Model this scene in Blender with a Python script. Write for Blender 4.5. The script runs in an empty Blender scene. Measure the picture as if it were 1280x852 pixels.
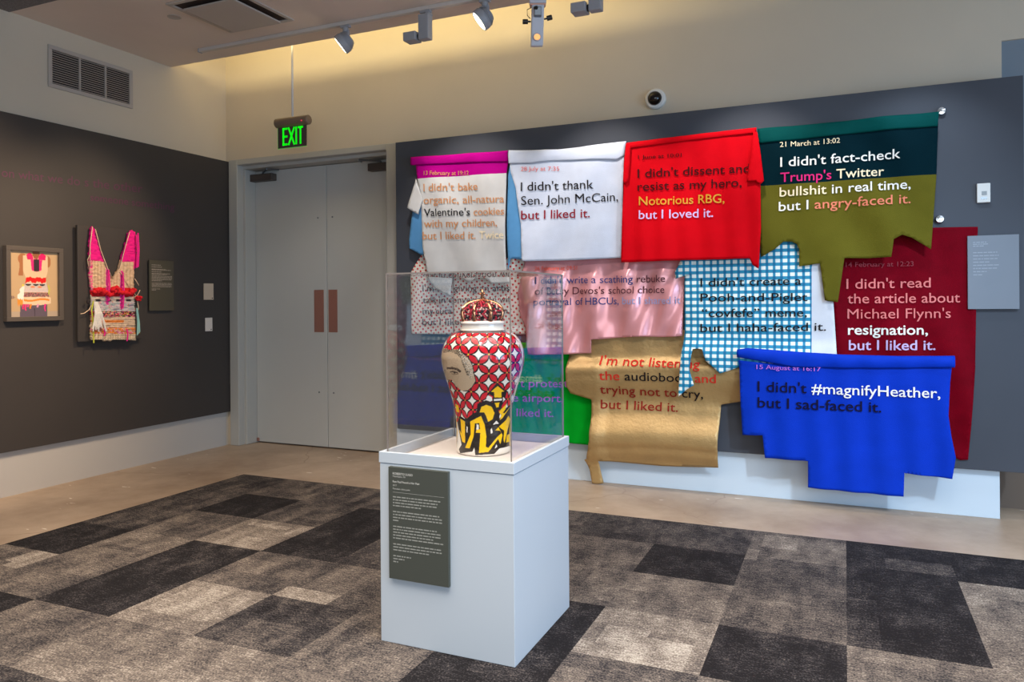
import bpy, bmesh, math, random
import numpy as np
from mathutils import Vector, Matrix, noise
from mathutils import geometry as mgeo

SC = bpy.context.scene
COL = SC.collection
R = math.radians

# ------------------------------------------------------------------ camera
H = 1.40
FPX, YAW, ROLL, CXP, CYP = 944.72, -0.414294, -0.0074641, 640.0, 376.91
_fw = Vector((math.sin(YAW), math.cos(YAW), 0))
_rt = Vector((math.cos(YAW), -math.sin(YAW), 0))
_up = Vector((0, 0, 1))
RT = math.cos(ROLL) * _rt + math.sin(ROLL) * _up
UP = -math.sin(ROLL) * _rt + math.cos(ROLL) * _up
cam_d = bpy.data.cameras.new('camera')
cam = bpy.data.objects.new('camera', cam_d)
COL.objects.link(cam)
cam_d.sensor_width = 36
cam_d.lens = FPX * 36 / 1280
cam_d.shift_x = 0
cam_d.shift_y = -(426 - CYP) / 1280
cam_d.clip_start = 0.05
mw = Matrix.Identity(4)
for r in range(3):
    mw[r][0], mw[r][1], mw[r][2] = RT[r], UP[r], -_fw[r]
mw[2][3] = H
cam.matrix_world = mw
SC.camera = cam

# ------------------------------------------------------------------ view
SC.view_settings.view_transform = 'Standard'
SC.view_settings.look = 'None'
SC.view_settings.gamma = 1
SC.view_settings.use_curve_mapping = False
SC.view_settings.exposure = 0.0

# ------------------------------------------------------------------ world
w = bpy.data.worlds.new('world'); SC.world = w
w.use_nodes = True
w.node_tree.nodes['Background'].inputs[0].default_value = (0.80, 0.86, 1.0, 1)
w.node_tree.nodes['Background'].inputs[1].default_value = 0.19

# ------------------------------------------------------------------ lights
def light(kind, name, loc, energy, color, target=None, size=0.2, size_y=None, spot=None, blend=0.5):
    d = bpy.data.lights.new(name, kind)
    d.energy = energy; d.color = color
    if kind == 'AREA':
        d.size = size
        if size_y: d.shape = 'RECTANGLE'; d.size_y = size_y
    else:
        d.shadow_soft_size = size
    if kind == 'SPOT':
        d.spot_size = R(spot); d.spot_blend = blend
    o = bpy.data.objects.new(name, d); COL.objects.link(o)
    o.location = loc
    if target is not None:
        o.rotation_euler = (Vector(target) - Vector(loc)).to_track_quat('-Z', 'Y').to_euler()
    return o
WARM = (1.0, 0.74, 0.48); NEUT = (1.0, 0.92, 0.84); COOL = (0.66, 0.82, 1.0)
# cool area light added on the unseen right side, an assumed daylight source
light('AREA', 'assumed_side_light', (5.6, 1.0, 1.6), 200, (0.42, 0.68, 1.0), (-2.0, 3.4, 0.4), 3.2, 2.0)
# added fill areas overhead and behind the camera, brightening carpet, plinth and doors
o = light('AREA', 'ceiling_fill_light', (-2.6, 1.6, 3.52), 100, (1.0, .85, .70), (-2.6, 1.6, 0), 3.2, 3.0)
o.data.spread = R(115)
o = light('AREA', 'ceiling_fill_light', (0.8, 1.6, 3.52), 150, (1.0, .95, .90), (0.8, 1.6, 0), 3.2, 3.0)
o.data.spread = R(115)
light('AREA', 'back_fill_light', (1.8, -2.6, 2.0), 120, (0.80, .92, 1.0), (-1.2, 5, 1.0), 5.0, 2.4)
# cove strip on top of the soffit, washing the back wall
light('AREA', 'cove_strip_light', (-3.5, 4.72, 3.70), 29, (1.0, 0.82, 0.42), (-3.5, 5.50, 4.25), 4.0, 0.13)
# assumed track spots washing the textiles
light('SPOT', 'wash_spot', (-2.9, 4.78, 3.30), 75, NEUT, (-2.75, 5.58, 1.5), 0.05, None, 75, 0.7)
light('SPOT', 'wash_spot', (-1.7, 4.78, 3.30), 75, NEUT, (-1.65, 5.58, 1.3), 0.05, None, 75, 0.7)
light('SPOT', 'wash_spot', (-0.6, 4.78, 3.30), 70, (1, .96, .92), (-0.6, 5.58, 1.3), 0.05, None, 75, 0.7)
light('SPOT', 'wash_spot', (0.5, 4.78, 3.30), 50, (0.72, .86, 1.0), (0.4, 5.58, 1.3), 0.05, None, 75, 0.7)
# unseen spots added on an assumed second track nearer the camera
light('SPOT', 'front_spot', (1.4, 2.8, 3.5), 150, (.74, .87, 1.0), (-0.6, 5.58, 1.3), 0.08, None, 50, 0.8)
light('SPOT', 'front_spot', (-0.5, 2.6, 3.5), 80, NEUT, (-2.0, 5.58, 1.4), 0.08, None, 45, 0.8)
light('SPOT', 'vase_spot', (-0.9, 1.2, 3.5), 80, (1, .95, .9), (-1.45, 2.95, 0.9), 0.08, None, 30, 0.6)
light('SPOT', 'door_fill_spot', (-3.4, 2.6, 3.5), 90, (1, .95, .86), (-4.5, 5.9, 0.8), 0.08, None, 44, 0.8)  # added fill to brighten the doors
light('SPOT', 'right_fill_spot', (2.0, 2.2, 3.5), 430, (.60, .80, 1.0), (0.35, 5.5, 0.1), 0.1, None, 52, 0.9)  # added cool fill for the pale base and floor at the right
# warm spots for the left wall
light('SPOT', 'art_spot', (-3.70, 4.72, 3.36), 190, WARM, (-5.63, 4.0, 1.45), 0.05, None, 55, 0.9)
light('SPOT', 'art_spot', (-3.4, 2.6, 3.5), 380, WARM, (-5.63, 3.1, 1.75), 0.06, None, 50, 0.9)  # unseen spot added to brighten the left end of the panel
light('SPOT', 'floor_fill_spot', (-3.2, 2.2, 3.5), 160, WARM, (-4.4, 3.6, 0.0), 0.1, None, 70, 0.9)  # unseen warm spot added to light the floor at the left

# ------------------------------------------------------------------ helpers
def ray(px, py):
    return RT * ((px - CXP) / FPX) - UP * ((py - CYP) / FPX) + _fw
def PY(px, py, Y):                       # point of the photograph's pixel on the plane y = Y
    d = ray(px, py); t = Y / d.y
    return Vector((d.x * t, Y, H + d.z * t))
def PX(px, py, X):
    d = ray(px, py); t = X / d.x
    return Vector((X, d.y * t, H + d.z * t))
def PZ(px, py, Z):
    d = ray(px, py); t = (Z - H) / d.z
    return Vector((d.x * t, d.y * t, Z))

def s2l(c):
    return tuple(((v / 255) / 12.92 if v / 255 <= 0.04045 else ((v / 255 + 0.055) / 1.055) ** 2.4) for v in c)

MATS = {}
def mat(name, rgb=None, rough=0.6, metal=0.0, sheen=0.0, spec=0.5, emit=None, emit_s=1.0, bump=None, vary=None, coat=0):
    """sRGB 0-255 colour; vary=(scale, amount) mottles it; bump=(scale, strength)."""
    if name in MATS: return MATS[name]
    m = bpy.data.materials.new(name); m.use_nodes = True
    nt = m.node_tree; b = nt.nodes['Principled BSDF']
    c = (*s2l(rgb), 1) if rgb else (0.5, 0.5, 0.5, 1)
    b.inputs['Base Color'].default_value = c
    b.inputs['Roughness'].default_value = rough
    b.inputs['Metallic'].default_value = metal
    b.inputs['Specular IOR Level'].default_value = spec
    b.inputs['Coat Weight'].default_value = coat
    if sheen:
        b.inputs['Sheen Weight'].default_value = sheen
        b.inputs['Sheen Tint'].default_value = c
    if emit:
        b.inputs['Emission Color'].default_value = (*s2l(emit), 1)
        b.inputs['Emission Strength'].default_value = emit_s
    if vary or bump:
        tc = nt.nodes.new('ShaderNodeTexCoord')
    if vary:
        n = nt.nodes.new('ShaderNodeTexNoise'); n.inputs['Scale'].default_value = vary[0]
        n.inputs['Detail'].default_value = 6
        nt.links.new(tc.outputs['Object'], n.inputs['Vector'])
        r = nt.nodes.new('ShaderNodeValToRGB')
        a = vary[1]
        r.color_ramp.elements[0].position = .3; r.color_ramp.elements[1].position = .7
        r.color_ramp.elements[0].color = (*[max(0, v * (1 - a)) for v in c[:3]], 1)
        r.color_ramp.elements[1].color = (*[min(1, v * (1 + a)) for v in c[:3]], 1)
        nt.links.new(n.outputs['Fac'], r.inputs['Fac'])
        nt.links.new(r.outputs['Color'], b.inputs['Base Color'])
    if bump:
        n = nt.nodes.new('ShaderNodeTexNoise'); n.inputs['Scale'].default_value = bump[0]
        n.inputs['Detail'].default_value = 4
        nt.links.new(tc.outputs['Object'], n.inputs['Vector'])
        bp = nt.nodes.new('ShaderNodeBump'); bp.inputs['Strength'].default_value = bump[1]
        bp.inputs['Distance'].default_value = 0.01
        nt.links.new(n.outputs['Fac'], bp.inputs['Height'])
        nt.links.new(bp.outputs['Normal'], b.inputs['Normal'])
    MATS[name] = m
    return m

def attr_mat(name, attr='col', rough=0.6, spec=0.5, bump=None, coat=0):
    m = bpy.data.materials.new(name); m.use_nodes = True
    nt = m.node_tree; b = nt.nodes['Principled BSDF']
    a = nt.nodes.new('ShaderNodeVertexColor'); a.layer_name = attr
    nt.links.new(a.outputs['Color'], b.inputs['Base Color'])
    b.inputs['Roughness'].default_value = rough
    b.inputs['Specular IOR Level'].default_value = spec
    b.inputs['Coat Weight'].default_value = coat
    if bump:
        tc = nt.nodes.new('ShaderNodeTexCoord')
        n = nt.nodes.new('ShaderNodeTexNoise'); n.inputs['Scale'].default_value = bump[0]
        nt.links.new(tc.outputs['Object'], n.inputs['Vector'])
        bp = nt.nodes.new('ShaderNodeBump'); bp.inputs['Strength'].default_value = bump[1]
        bp.inputs['Distance'].default_value = 0.01
        nt.links.new(n.outputs['Fac'], bp.inputs['Height'])
        nt.links.new(bp.outputs['Normal'], b.inputs['Normal'])
    return m

def empty(name, loc, label, cat, group=None):
    o = bpy.data.objects.new(name, None); COL.objects.link(o)
    o.location = loc; o.empty_display_size = .1
    o['label'] = label; o['category'] = cat
    if group: o['group'] = group
    return o

def wloc(o):
    v = Vector((0, 0, 0))
    while o: v = v + Vector(o.location); o = o.parent
    return v

def link(name, me, mats, parent=None, smooth=False):
    """me holds world coordinates; they are moved to be local to the parent."""
    o = bpy.data.objects.new(name, me); COL.objects.link(o)
    for m in (mats if isinstance(mats, (list, tuple)) else [mats]): me.materials.append(m)
    if smooth:
        for p in me.polygons: p.use_smooth = True
    if parent is not None:
        me.transform(Matrix.Translation(-wloc(parent)))
        o.parent = parent
    else:
        n = len(me.vertices)
        co = np.empty(n * 3); me.vertices.foreach_get('co', co); co = co.reshape(-1, 3)
        c = Vector(((co[:, 0].min() + co[:, 0].max()) / 2, (co[:, 1].min() + co[:, 1].max()) / 2, co[:, 2].min()))
        me.transform(Matrix.Translation(-c)); o.location = c
    return o

def obj(name, bm, mats, parent=None, smooth=False, bevel=0, seg=2):
    bmesh.ops.recalc_face_normals(bm, faces=bm.faces[:])
    me = bpy.data.meshes.new(name); bm.to_mesh(me); bm.free()
    o = link(name, me, mats, parent, smooth)
    if bevel:
        b = o.modifiers.new('bevel', 'BEVEL'); b.width = bevel; b.segments = seg; b.limit_method = 'ANGLE'
    return o

def structure(o):
    o['kind'] = 'structure'; return o

def tag(o, label, cat, group=None):
    o['label'] = label; o['category'] = cat
    if group: o['group'] = group
    return o

def box(bm, x0, x1, y0, y1, z0, z1, mi=0):
    vs = [bm.verts.new((x, y, z)) for z in (z0, z1) for y in (y0, y1) for x in (x0, x1)]
    for f in ((0, 2, 3, 1), (4, 5, 7, 6), (0, 1, 5, 4), (2, 6, 7, 3), (0, 4, 6, 2), (1, 3, 7, 5)):
        fa = bm.faces.new([vs[i] for i in f]); fa.material_index = mi
    return vs

def B(*a, mi=0):
    bm = bmesh.new(); box(bm, *a, mi=mi); return bm

def obox(bm, c, ax, ay, az, sx, sy, sz):
    """box of size sx,sy,sz centred at c along unit axes"""
    c = Vector(c)
    vs = [bm.verts.new(c + ax * (i * sx / 2) + ay * (j * sy / 2) + az * (k * sz / 2)) for k in (-1, 1) for j in (-1, 1) for i in (-1, 1)]
    for f in ((0, 2, 3, 1), (4, 5, 7, 6), (0, 1, 5, 4), (2, 6, 7, 3), (0, 4, 6, 2), (1, 3, 7, 5)):
        bm.faces.new([vs[i] for i in f])

def frame_of(d):
    d = Vector(d).normalized()
    a = Vector((0, 0, 1)) if abs(d.z) < .9 else Vector((1, 0, 0))
    u = d.cross(a).normalized(); v = u.cross(d).normalized()
    return d, u, v

def revolve(bm, c, axis, prof, n=32, caps=True):
    """prof: list of (along, radius)"""
    c = Vector(c); d, u, v = frame_of(axis)
    rings = []
    for t, r in prof:
        rings.append([bm.verts.new(c + d * t + (u * math.cos(2 * math.pi * i / n) + v * math.sin(2 * math.pi * i / n)) * r) for i in range(n)])
    for a, b in zip(rings, rings[1:]):
        for i in range(n):
            bm.faces.new((a[i], a[(i + 1) % n], b[(i + 1) % n], b[i]))
    if caps:
        bm.faces.new(rings[0][::-1]); bm.faces.new(rings[-1])
    return rings

def tube(bm, pts, r, n=8):
    pts = [Vector(p) for p in pts]
    rings = []
    for k, p in enumerate(pts):
        d = (pts[min(k + 1, len(pts) - 1)] - pts[max(k - 1, 0)])
        d, u, v = frame_of(d)
        rr = r[k] if isinstance(r, (list, tuple)) else r
        rings.append([bm.verts.new(p + (u * math.cos(2 * math.pi * i / n) + v * math.sin(2 * math.pi * i / n)) * rr) for i in range(n)])
    for a, b in zip(rings, rings[1:]):
        for i in range(n):
            bm.faces.new((a[i], a[(i + 1) % n], b[(i + 1) % n], b[i]))
    bm.faces.new(rings[0][::-1]); bm.faces.new(rings[-1])

def ball(bm, c, r, sub=2, sc=(1, 1, 1)):
    m = Matrix.Translation(Vector(c)) @ Matrix.Diagonal((r * sc[0], r * sc[1], r * sc[2], 1))
    bmesh.ops.create_icosphere(bm, subdivisions=sub, radius=1, matrix=m)

def inside(poly, x, y):
    c = False; j = len(poly) - 1
    for i in range(len(poly)):
        xi, yi = poly[i]; xj, yj = poly[j]
        if (yi > y) != (yj > y) and x < (xj - xi) * (y - yi) / (yj - yi) + xi: c = not c
        j = i
    return c

def dense(poly, res, closed=True):
    out = []
    n = len(poly)
    for i in range(n if closed else n - 1):
        a, b = poly[i], poly[(i + 1) % n]
        k = max(1, int(math.hypot(b[0] - a[0], b[1] - a[1]) / res))
        for t in range(k):
            out.append((a[0] + (b[0] - a[0]) * t / k, a[1] + (b[1] - a[1]) * t / k))
    if not closed: out.append(poly[-1])
    return out

def fill(poly, res, cuts=()):
    """triangulated fill of a polygon in the plane -> points, triangles"""
    bd = dense(poly, res)
    pts = [Vector(p) for p in bd]
    n = len(bd)
    edges = [(i, (i + 1) % n) for i in range(n)]
    for c in cuts:
        d = dense(c, res, False); s = len(pts)
        pts += [Vector(p) for p in d]
        edges += [(s + i, s + i + 1) for i in range(len(d) - 1)]
    bdn = np.array([(p[0], p[1]) for p in pts])
    xs = [p[0] for p in bd]; ys = [p[1] for p in bd]
    y = min(ys); row = 0
    while y < max(ys):
        x = min(xs) + (res / 2 if row % 2 else 0)
        while x < max(xs):
            if inside(bd, x, y) and ((bdn[:, 0] - x) ** 2 + (bdn[:, 1] - y) ** 2).min() > (res * .45) ** 2:
                pts.append(Vector((x, y)))
            x += res
        y += res * .87; row += 1
    v, e, f, *_ = mgeo.delaunay_2d_cdt(pts, edges, [], 1, 1e-6)
    fs = []
    for t in f:
        cx = sum(v[i].x for i in t) / len(t); cy = sum(v[i].y for i in t) / len(t)
        if inside(bd, cx, cy): fs.append(t)
    return v, fs

def nz(x, y, z=0.0):
    return noise.noise(Vector((x, y, z)))

WHITE = mat('white_paint', (226, 224, 220), .55)
# ------------------------------------------------------------------ room
XL, YW, ZC = -5.635, 5.76, 3.57      # left wall, back wall, soffit underside
m_cream = mat('cream_wall_paint', (203, 190, 171), .7, vary=(1.5, .03))
m_ceil = mat('ceiling_paint', (222, 206, 194), .75, vary=(2, .03))
m_ceil2 = mat('acoustic_ceiling', (120, 116, 116), .9, bump=(90, .8), vary=(60, .25))
m_dark = mat('charcoal_panel_paint', (63, 67, 77), .62, vary=(2.5, .04))
m_darkL = mat('brown_charcoal_panel_paint', (58, 53, 51), .62, vary=(2.5, .04))

def concrete():
    m = bpy.data.materials.new('polished_concrete'); m.use_nodes = True
    nt = m.node_tree; b = nt.nodes['Principled BSDF']; L = nt.links
    tc = nt.nodes.new('ShaderNodeTexCoord')
    n = nt.nodes.new('ShaderNodeTexNoise'); n.inputs['Scale'].default_value = 1.6; n.inputs['Detail'].default_value = 9; n.inputs['Roughness'].default_value = .65
    L.new(tc.outputs['Object'], n.inputs['Vector'])
    r = nt.nodes.new('ShaderNodeValToRGB')
    e = r.color_ramp.elements
    e[0].position = .28; e[0].color = (*s2l((138, 116, 96)), 1)
    e[1].position = .75; e[1].color = (*s2l((190, 170, 150)), 1)
    L.new(n.outputs['Fac'], r.inputs['Fac'])
    # pale chips
    v = nt.nodes.new('ShaderNodeTexNoise'); v.inputs['Scale'].default_value = 14; v.inputs['Detail'].default_value = 2
    mp = nt.nodes.new('ShaderNodeMapping'); mp.inputs['Scale'].default_value = (.5, 1.4, 1)
    L.new(tc.outputs['Object'], mp.inputs['Vector']); L.new(mp.outputs['Vector'], v.inputs['Vector'])
    r2 = nt.nodes.new('ShaderNodeValToRGB'); r2.color_ramp.elements[0].position = .735; r2.color_ramp.elements[1].position = .76
    L.new(v.outputs['Fac'], r2.inputs['Fac'])
    mx = nt.nodes.new('ShaderNodeMix'); mx.data_type = 'RGBA'
    L.new(r2.outputs['Color'], mx.inputs['Factor']); L.new(r.outputs['Color'], mx.inputs['A'])
    mx.inputs['B'].default_value = (*s2l((232, 225, 214)), 1)
    # hairline cracks
    vo = nt.nodes.new('ShaderNodeTexVoronoi'); vo.feature = 'DISTANCE_TO_EDGE'; vo.inputs['Scale'].default_value = .55
    nn = nt.nodes.new('ShaderNodeTexNoise'); nn.inputs['Scale'].default_value = 5
    L.new(tc.outputs['Object'], nn.inputs['Vector'])
    mm = nt.nodes.new('ShaderNodeMix'); mm.data_type = 'RGBA'; mm.inputs['Factor'].default_value = .12
    L.new(tc.outputs['Object'], mm.inputs['A']); L.new(nn.outputs['Color'], mm.inputs['B'])
    L.new(mm.outputs['Result'], vo.inputs['Vector'])
    r3 = nt.nodes.new('ShaderNodeValToRGB'); r3.color_ramp.elements[0].position = .0; r3.color_ramp.elements[1].position = .0022
    L.new(vo.outputs['Distance'], r3.inputs['Fac'])
    m2 = nt.nodes.new('ShaderNodeMix'); m2.data_type = 'RGBA'
    L.new(r3.outputs['Color'], m2.inputs['Factor']); m2.inputs['A'].default_value = (*s2l((142, 120, 102)), 1)
    L.new(mx.outputs['Result'], m2.inputs['B'])
    L.new(m2.outputs['Result'], b.inputs['Base Color'])
    b.inputs['Roughness'].default_value = .42
    return m

structure(obj('floor', B(-6.4, 6, -2.5, 7.2, -.1, 0), concrete()))
structure(obj('wall_left', B(XL - .15, XL, -2.5, 5.95, 0, 4.4), m_cream))
# back wall: above the door, between, and behind the display panel
DX0, DX1, DZ1 = -5.47, -3.74, 2.765      # door opening
bm = bmesh.new()
box(bm, XL, DX0 - .03, YW, YW + .25, 0, 4.4)
box(bm, DX0 - .03, DX1 + .03, YW, YW + .25, DZ1 + .03, 4.4)
XB = PY(1252, 70, YW).x
box(bm, DX1 + .03, XB, YW, YW + .25, .45, 4.4)
box(bm, DX1 + .03, XB - .3, YW, YW + .25, 0, .45)
structure(obj('wall_back', bm, m_cream))
ZB = PY(1252, 51, YW).z
bm = bmesh.new()
box(bm, XB, 3.6, YW, YW + .25, ZB, 4.4)
structure(obj('wall_back_upper', bm, m_cream))
structure(obj('wall_recess', B(XB - .1, 3.6, YW + .02, YW + .14, .45, ZB + .001), mat('blue_grey_paint', (118, 130, 142), .6)))
structure(obj('wall_recess_lower', B(XB - .28, 3.6, YW + .18, YW + .3, 0, .46), mat('recess_shade_brown', (104, 88, 76), .7)))  # dark brown stands in for the shadow beyond the base end
# soffit with the cove behind it
YS = 5.09                                    # soffit edge
YD = PZ(14, 14, ZC).y                        # where the dropped soffit begins
structure(obj('ceiling', B(XL, 3.6, YD, YS, ZC, ZC + .07), m_ceil, bevel=.004))
structure(obj('ceiling_cove', B(XL, 3.6, 4.2, YW, 4.1, 4.4), WHITE))
structure(obj('trim_1', B(XL, 3.6, 4.22, 4.30, ZC + .07, 4.1), WHITE))
structure(obj('ceiling_acoustic', B(XL, 3.6, -2.5, YD, ZC - .004, ZC + .1), m_ceil2))

# ------------------------------------------------------------------ carpet
TS, TY, CY0 = .503, .4805, 4.765
def carpet():
    rnd = random.Random(5)
    S = 8
    i0, i1, nj = -9, 3, 10
    nx, ny = (i1 - i0) * S, nj * S
    base = np.zeros((ny, nx))
    tone = {}
    for i in range(i0, i1):
        for j in range(nj):
            tone[i, j] = .50 + rnd.uniform(-.10, .10)
    D, K, LI, M = .17, .04, .72, .42
    for k, v in {(-9, 3): D, (-9, 4): .62, (-9, 5): .16, (-8, 1): K, (-6, 1): .10, (-6, 2): .08, (-6, 0): M, (-7, 3): D, (-7, 4): D, (-8, 5): .09, (-9, 6): .2,
                 (-8, 3): .6, (-8, 4): .56, (-7, 2): .66, (-7, 1): M, (-8, 0): .45, (-9, 0): .38, (-9, 1): .4, (-9, 2): .38, (-7, 0): .42, (-8, 2): .45,
                 (-6, 3): .54, (-6, 4): .66, (-5, 3): .52, (-5, 4): .36, (-5, 2): .40, (-5, 1): .4, (-7, 5): .56, (-6, 5): .60, (-5, 5): .64, (-4, 3): .46, (-4, 4): .5, (-4, 5): .58, (-8, 6): .6, (-7, 6): .66,
                 (-2, 1): .14, (-2, 0): .38, (-3, 0): .34, (-3, 1): .46, (-3, 2): .5, (-2, 2): .60, (-2, 3): .68, (-1, 0): .46, (-1, 1): .42, (-1, 2): .44,
                 (-1, 3): .18, (0, 0): .17, (0, 1): .12, (0, 2): .13, (1, 0): .15, (1, 1): .66, (1, 2): .62, (0, 3): .60, (-3, 3): .16, (-2, 4): .52, (-1, 4): .6, (0, 4): .55, (-3, 4): .2, (-4, 6): .3, (1, 3): .6, (-4, 2): .4}.items():
        tone[k] = v + (.07 if .3 < v < .52 else 0)
    for i in range(i0, i1):
        for j in range(nj):
            ci, cj = (i - i0) * S, j * S
            base[cj:cj + S, ci:ci + S] = tone[i, j]
            for _ in range(rnd.choice((3, 4, 5, 6))):
                a0 = rnd.randrange(0, S - 1); a1 = rnd.randrange(a0 + 1, S + 1)
                b0 = rnd.randrange(0, S - 1); b1 = rnd.randrange(b0 + 1, S + 1)
                t = tone[i, j]
                base[cj + b0:cj + b1, ci + a0:ci + a1] = t + (rnd.uniform(-.08, .09) if t > .3 else rnd.uniform(-.10, .15))
    def sub(x0, x1, y0, y1, v):
        a0 = round((x0 / TS - i0) * S); a1 = round((x1 / TS - i0) * S)
        b0 = round((CY0 - y1) / TY * S); b1 = round((CY0 - y0) / TY * S)
        base[max(0, b0):b1, max(0, a0):a1] = v
    for s in ((-2.97, -2.73, 2.5, 2.81, .74), (-2.54, -2.2, 2.82, 2.95, .72), (-.42, -.23, 4.49, 4.72, .64), (.22, .5, 4.33, 4.55, .44), (0, .1, 3.3, 3.86, .36),
              (.0, .07, 3.9, 4.1, .33), (-.50, -.42, 4.25, 4.4, .64), (-9 * TS, -8 * TS, 2.35, 2.60, .6), (-2.85, -2.5, 3.32, 3.5, .32), (1.0, 1.1, 3.9, 4.2, .5)):
        sub(*s)
    nxv, nyv = nx + 1, ny + 1
    bm = bmesh.new()
    lay = bm.loops.layers.color.new('tone')
    X = [(-9 + k / S) * TS for k in range(nxv)]; Yv = [CY0 - k / S * TY for k in range(nyv)]
    X[0] = -4.50
    g = [[bm.verts.new((x, y, .008)) for x in X] for y in Yv]
    for b in range(ny):
        for a in range(nx):
            f = bm.faces.new((g[b + 1][a], g[b + 1][a + 1], g[b][a + 1], g[b][a]))
            t = float(np.clip(base[b, a], 0, 1))
            for l in f.loops: l[lay] = (t, t, t, 1)
    # edge skirt
    rim = [e for e in bm.edges if e.is_boundary]
    r = bmesh.ops.extrude_edge_only(bm, edges=rim)
    for v in [q for q in r['geom'] if isinstance(q, bmesh.types.BMVert)]: v.co.z = .0005
    m = bpy.data.materials.new('carpet_tile_pile'); m.use_nodes = True
    nt = m.node_tree; bs = nt.nodes['Principled BSDF']; L = nt.links
    a = nt.nodes.new('ShaderNodeVertexColor'); a.layer_name = 'tone'
    tc = nt.nodes.new('ShaderNodeTexCoord')
    def noi(scale, det, sc=(1, 1, 1)):
        n = nt.nodes.new('ShaderNodeTexNoise'); n.inputs['Scale'].default_value = scale; n.inputs['Detail'].default_value = det
        mp = nt.nodes.new('ShaderNodeMapping'); mp.inputs['Scale'].default_value = sc
        L.new(tc.outputs['Object'], mp.inputs['Vector']); L.new(mp.outputs['Vector'], n.inputs['Vector'])
        return n
    def math_(op, x, y):
        k = nt.nodes.new('ShaderNodeMath'); k.operation = op
        for i, q in enumerate((x, y)):
            if isinstance(q, (int, float)): k.inputs[i].default_value = q
            else: L.new(q, k.inputs[i])
        return k.outputs[0]
    n1 = noi(6, 9, (1.6, .8, 1)); n2 = noi(130, 2); n3 = noi(26, 5, (1, 3, 1))
    v = math_('ADD', a.outputs['Color'], math_('MULTIPLY', math_('SUBTRACT', n1.outputs['Fac'], .5), .50))
    v = math_('ADD', v, math_('MULTIPLY', math_('SUBTRACT', n3.outputs['Fac'], .5), .46))
    v = math_('ADD', v, math_('MULTIPLY', math_('SUBTRACT', n2.outputs['Fac'], .5), .85))
    r = nt.nodes.new('ShaderNodeValToRGB'); e = r.color_ramp.elements
    e[0].position = 0; e[0].color = (*s2l((28, 26, 28)), 1)
    e[1].position = 1; e[1].color = (*s2l((226, 218, 206)), 1)
    for p, c in ((.16, (58, 55, 57)), (.42, (119, 109, 101)), (.64, (174, 165, 154))):
        q = e.new(p); q.color = (*s2l(c), 1)
    L.new(v, r.inputs['Fac'])
    L.new(r.outputs['Color'], bs.inputs['Base Color'])
    bs.inputs['Roughness'].default_value = .95; bs.inputs['Specular IOR Level'].default_value = .15
    bp = nt.nodes.new('ShaderNodeBump'); bp.inputs['Strength'].default_value = .5; bp.inputs['Distance'].default_value = .006
    L.new(n2.outputs['Fac'], bp.inputs['Height']); L.new(bp.outputs['Normal'], bs.inputs['Normal'])
    o = obj('carpet', bm, m)
    tag(o, 'grey and black mottled carpet laid in square tiles on the concrete floor', 'carpet')
carpet()

# ------------------------------------------------------------------ display wall panels
YP = 5.58
p0 = PY(494.3, 178.7, YP); p1 = PY(1279, 93, YP); pb = PY(1193, 585, YP)
PZ0, PZ1 = pb.z, (p0.z + p1.z) / 2
o = obj('display_board', B(p0.x, p1.x, YP, YW - .002, PZ0, PZ1), m_dark, bevel=.003)
tag(o, 'large charcoal display panel behind the hanging printed textiles', 'wall panel')
BX1 = PZ(1249, 647, 0).x
structure(obj('baseboard_back', B(DX1 + .16, BX1, 5.625, YW - .002, 0, PZ0 - .003), mat('pale_base_paint', (206, 220, 232), .5), bevel=.002))
XP = -5.59
q0 = PX(290, 203, XP); q1 = PX(293.4, 513, XP)
o = obj('display_board', B(XL + .002, XP, .6, (q0.y + q1.y) / 2, q1.z, q0.z), m_darkL, bevel=.003)
tag(o, 'brown charcoal display panel carrying the framed print and the pink garment', 'wall panel')
structure(obj('baseboard_left', B(XL + .001, XL + .012, -2.5, YW - .04, 0, q1.z + .03), mat('pale_wall_base_paint', (188, 184, 180), .6)))

# ------------------------------------------------------------------ double door
m_door = mat('door_paint', (186, 186, 182), .5, vary=(1.2, .03))
m_frame = mat('door_frame_paint', (176, 174, 168), .5)
m_copper = mat('copper_plate', (172, 124, 110), .38, metal=.5)
m_closer = mat('door_closer_bronze', (86, 76, 70), .45, metal=.4)
m_steel = mat('dark_steel', (120, 124, 130), .3, metal=.9)
YDOOR = 5.95
bm = bmesh.new()
for a, b, c, d in ((DX0 - .11, DX0, 0, DZ1 + .055), (DX1, DX1 + .11, 0, DZ1 + .055)):
    box(bm, a, b, YW - .03, YW + .26, c, d)
box(bm, DX0, DX1, YW - .03, YW + .26, DZ1, DZ1 + .055)
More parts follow.
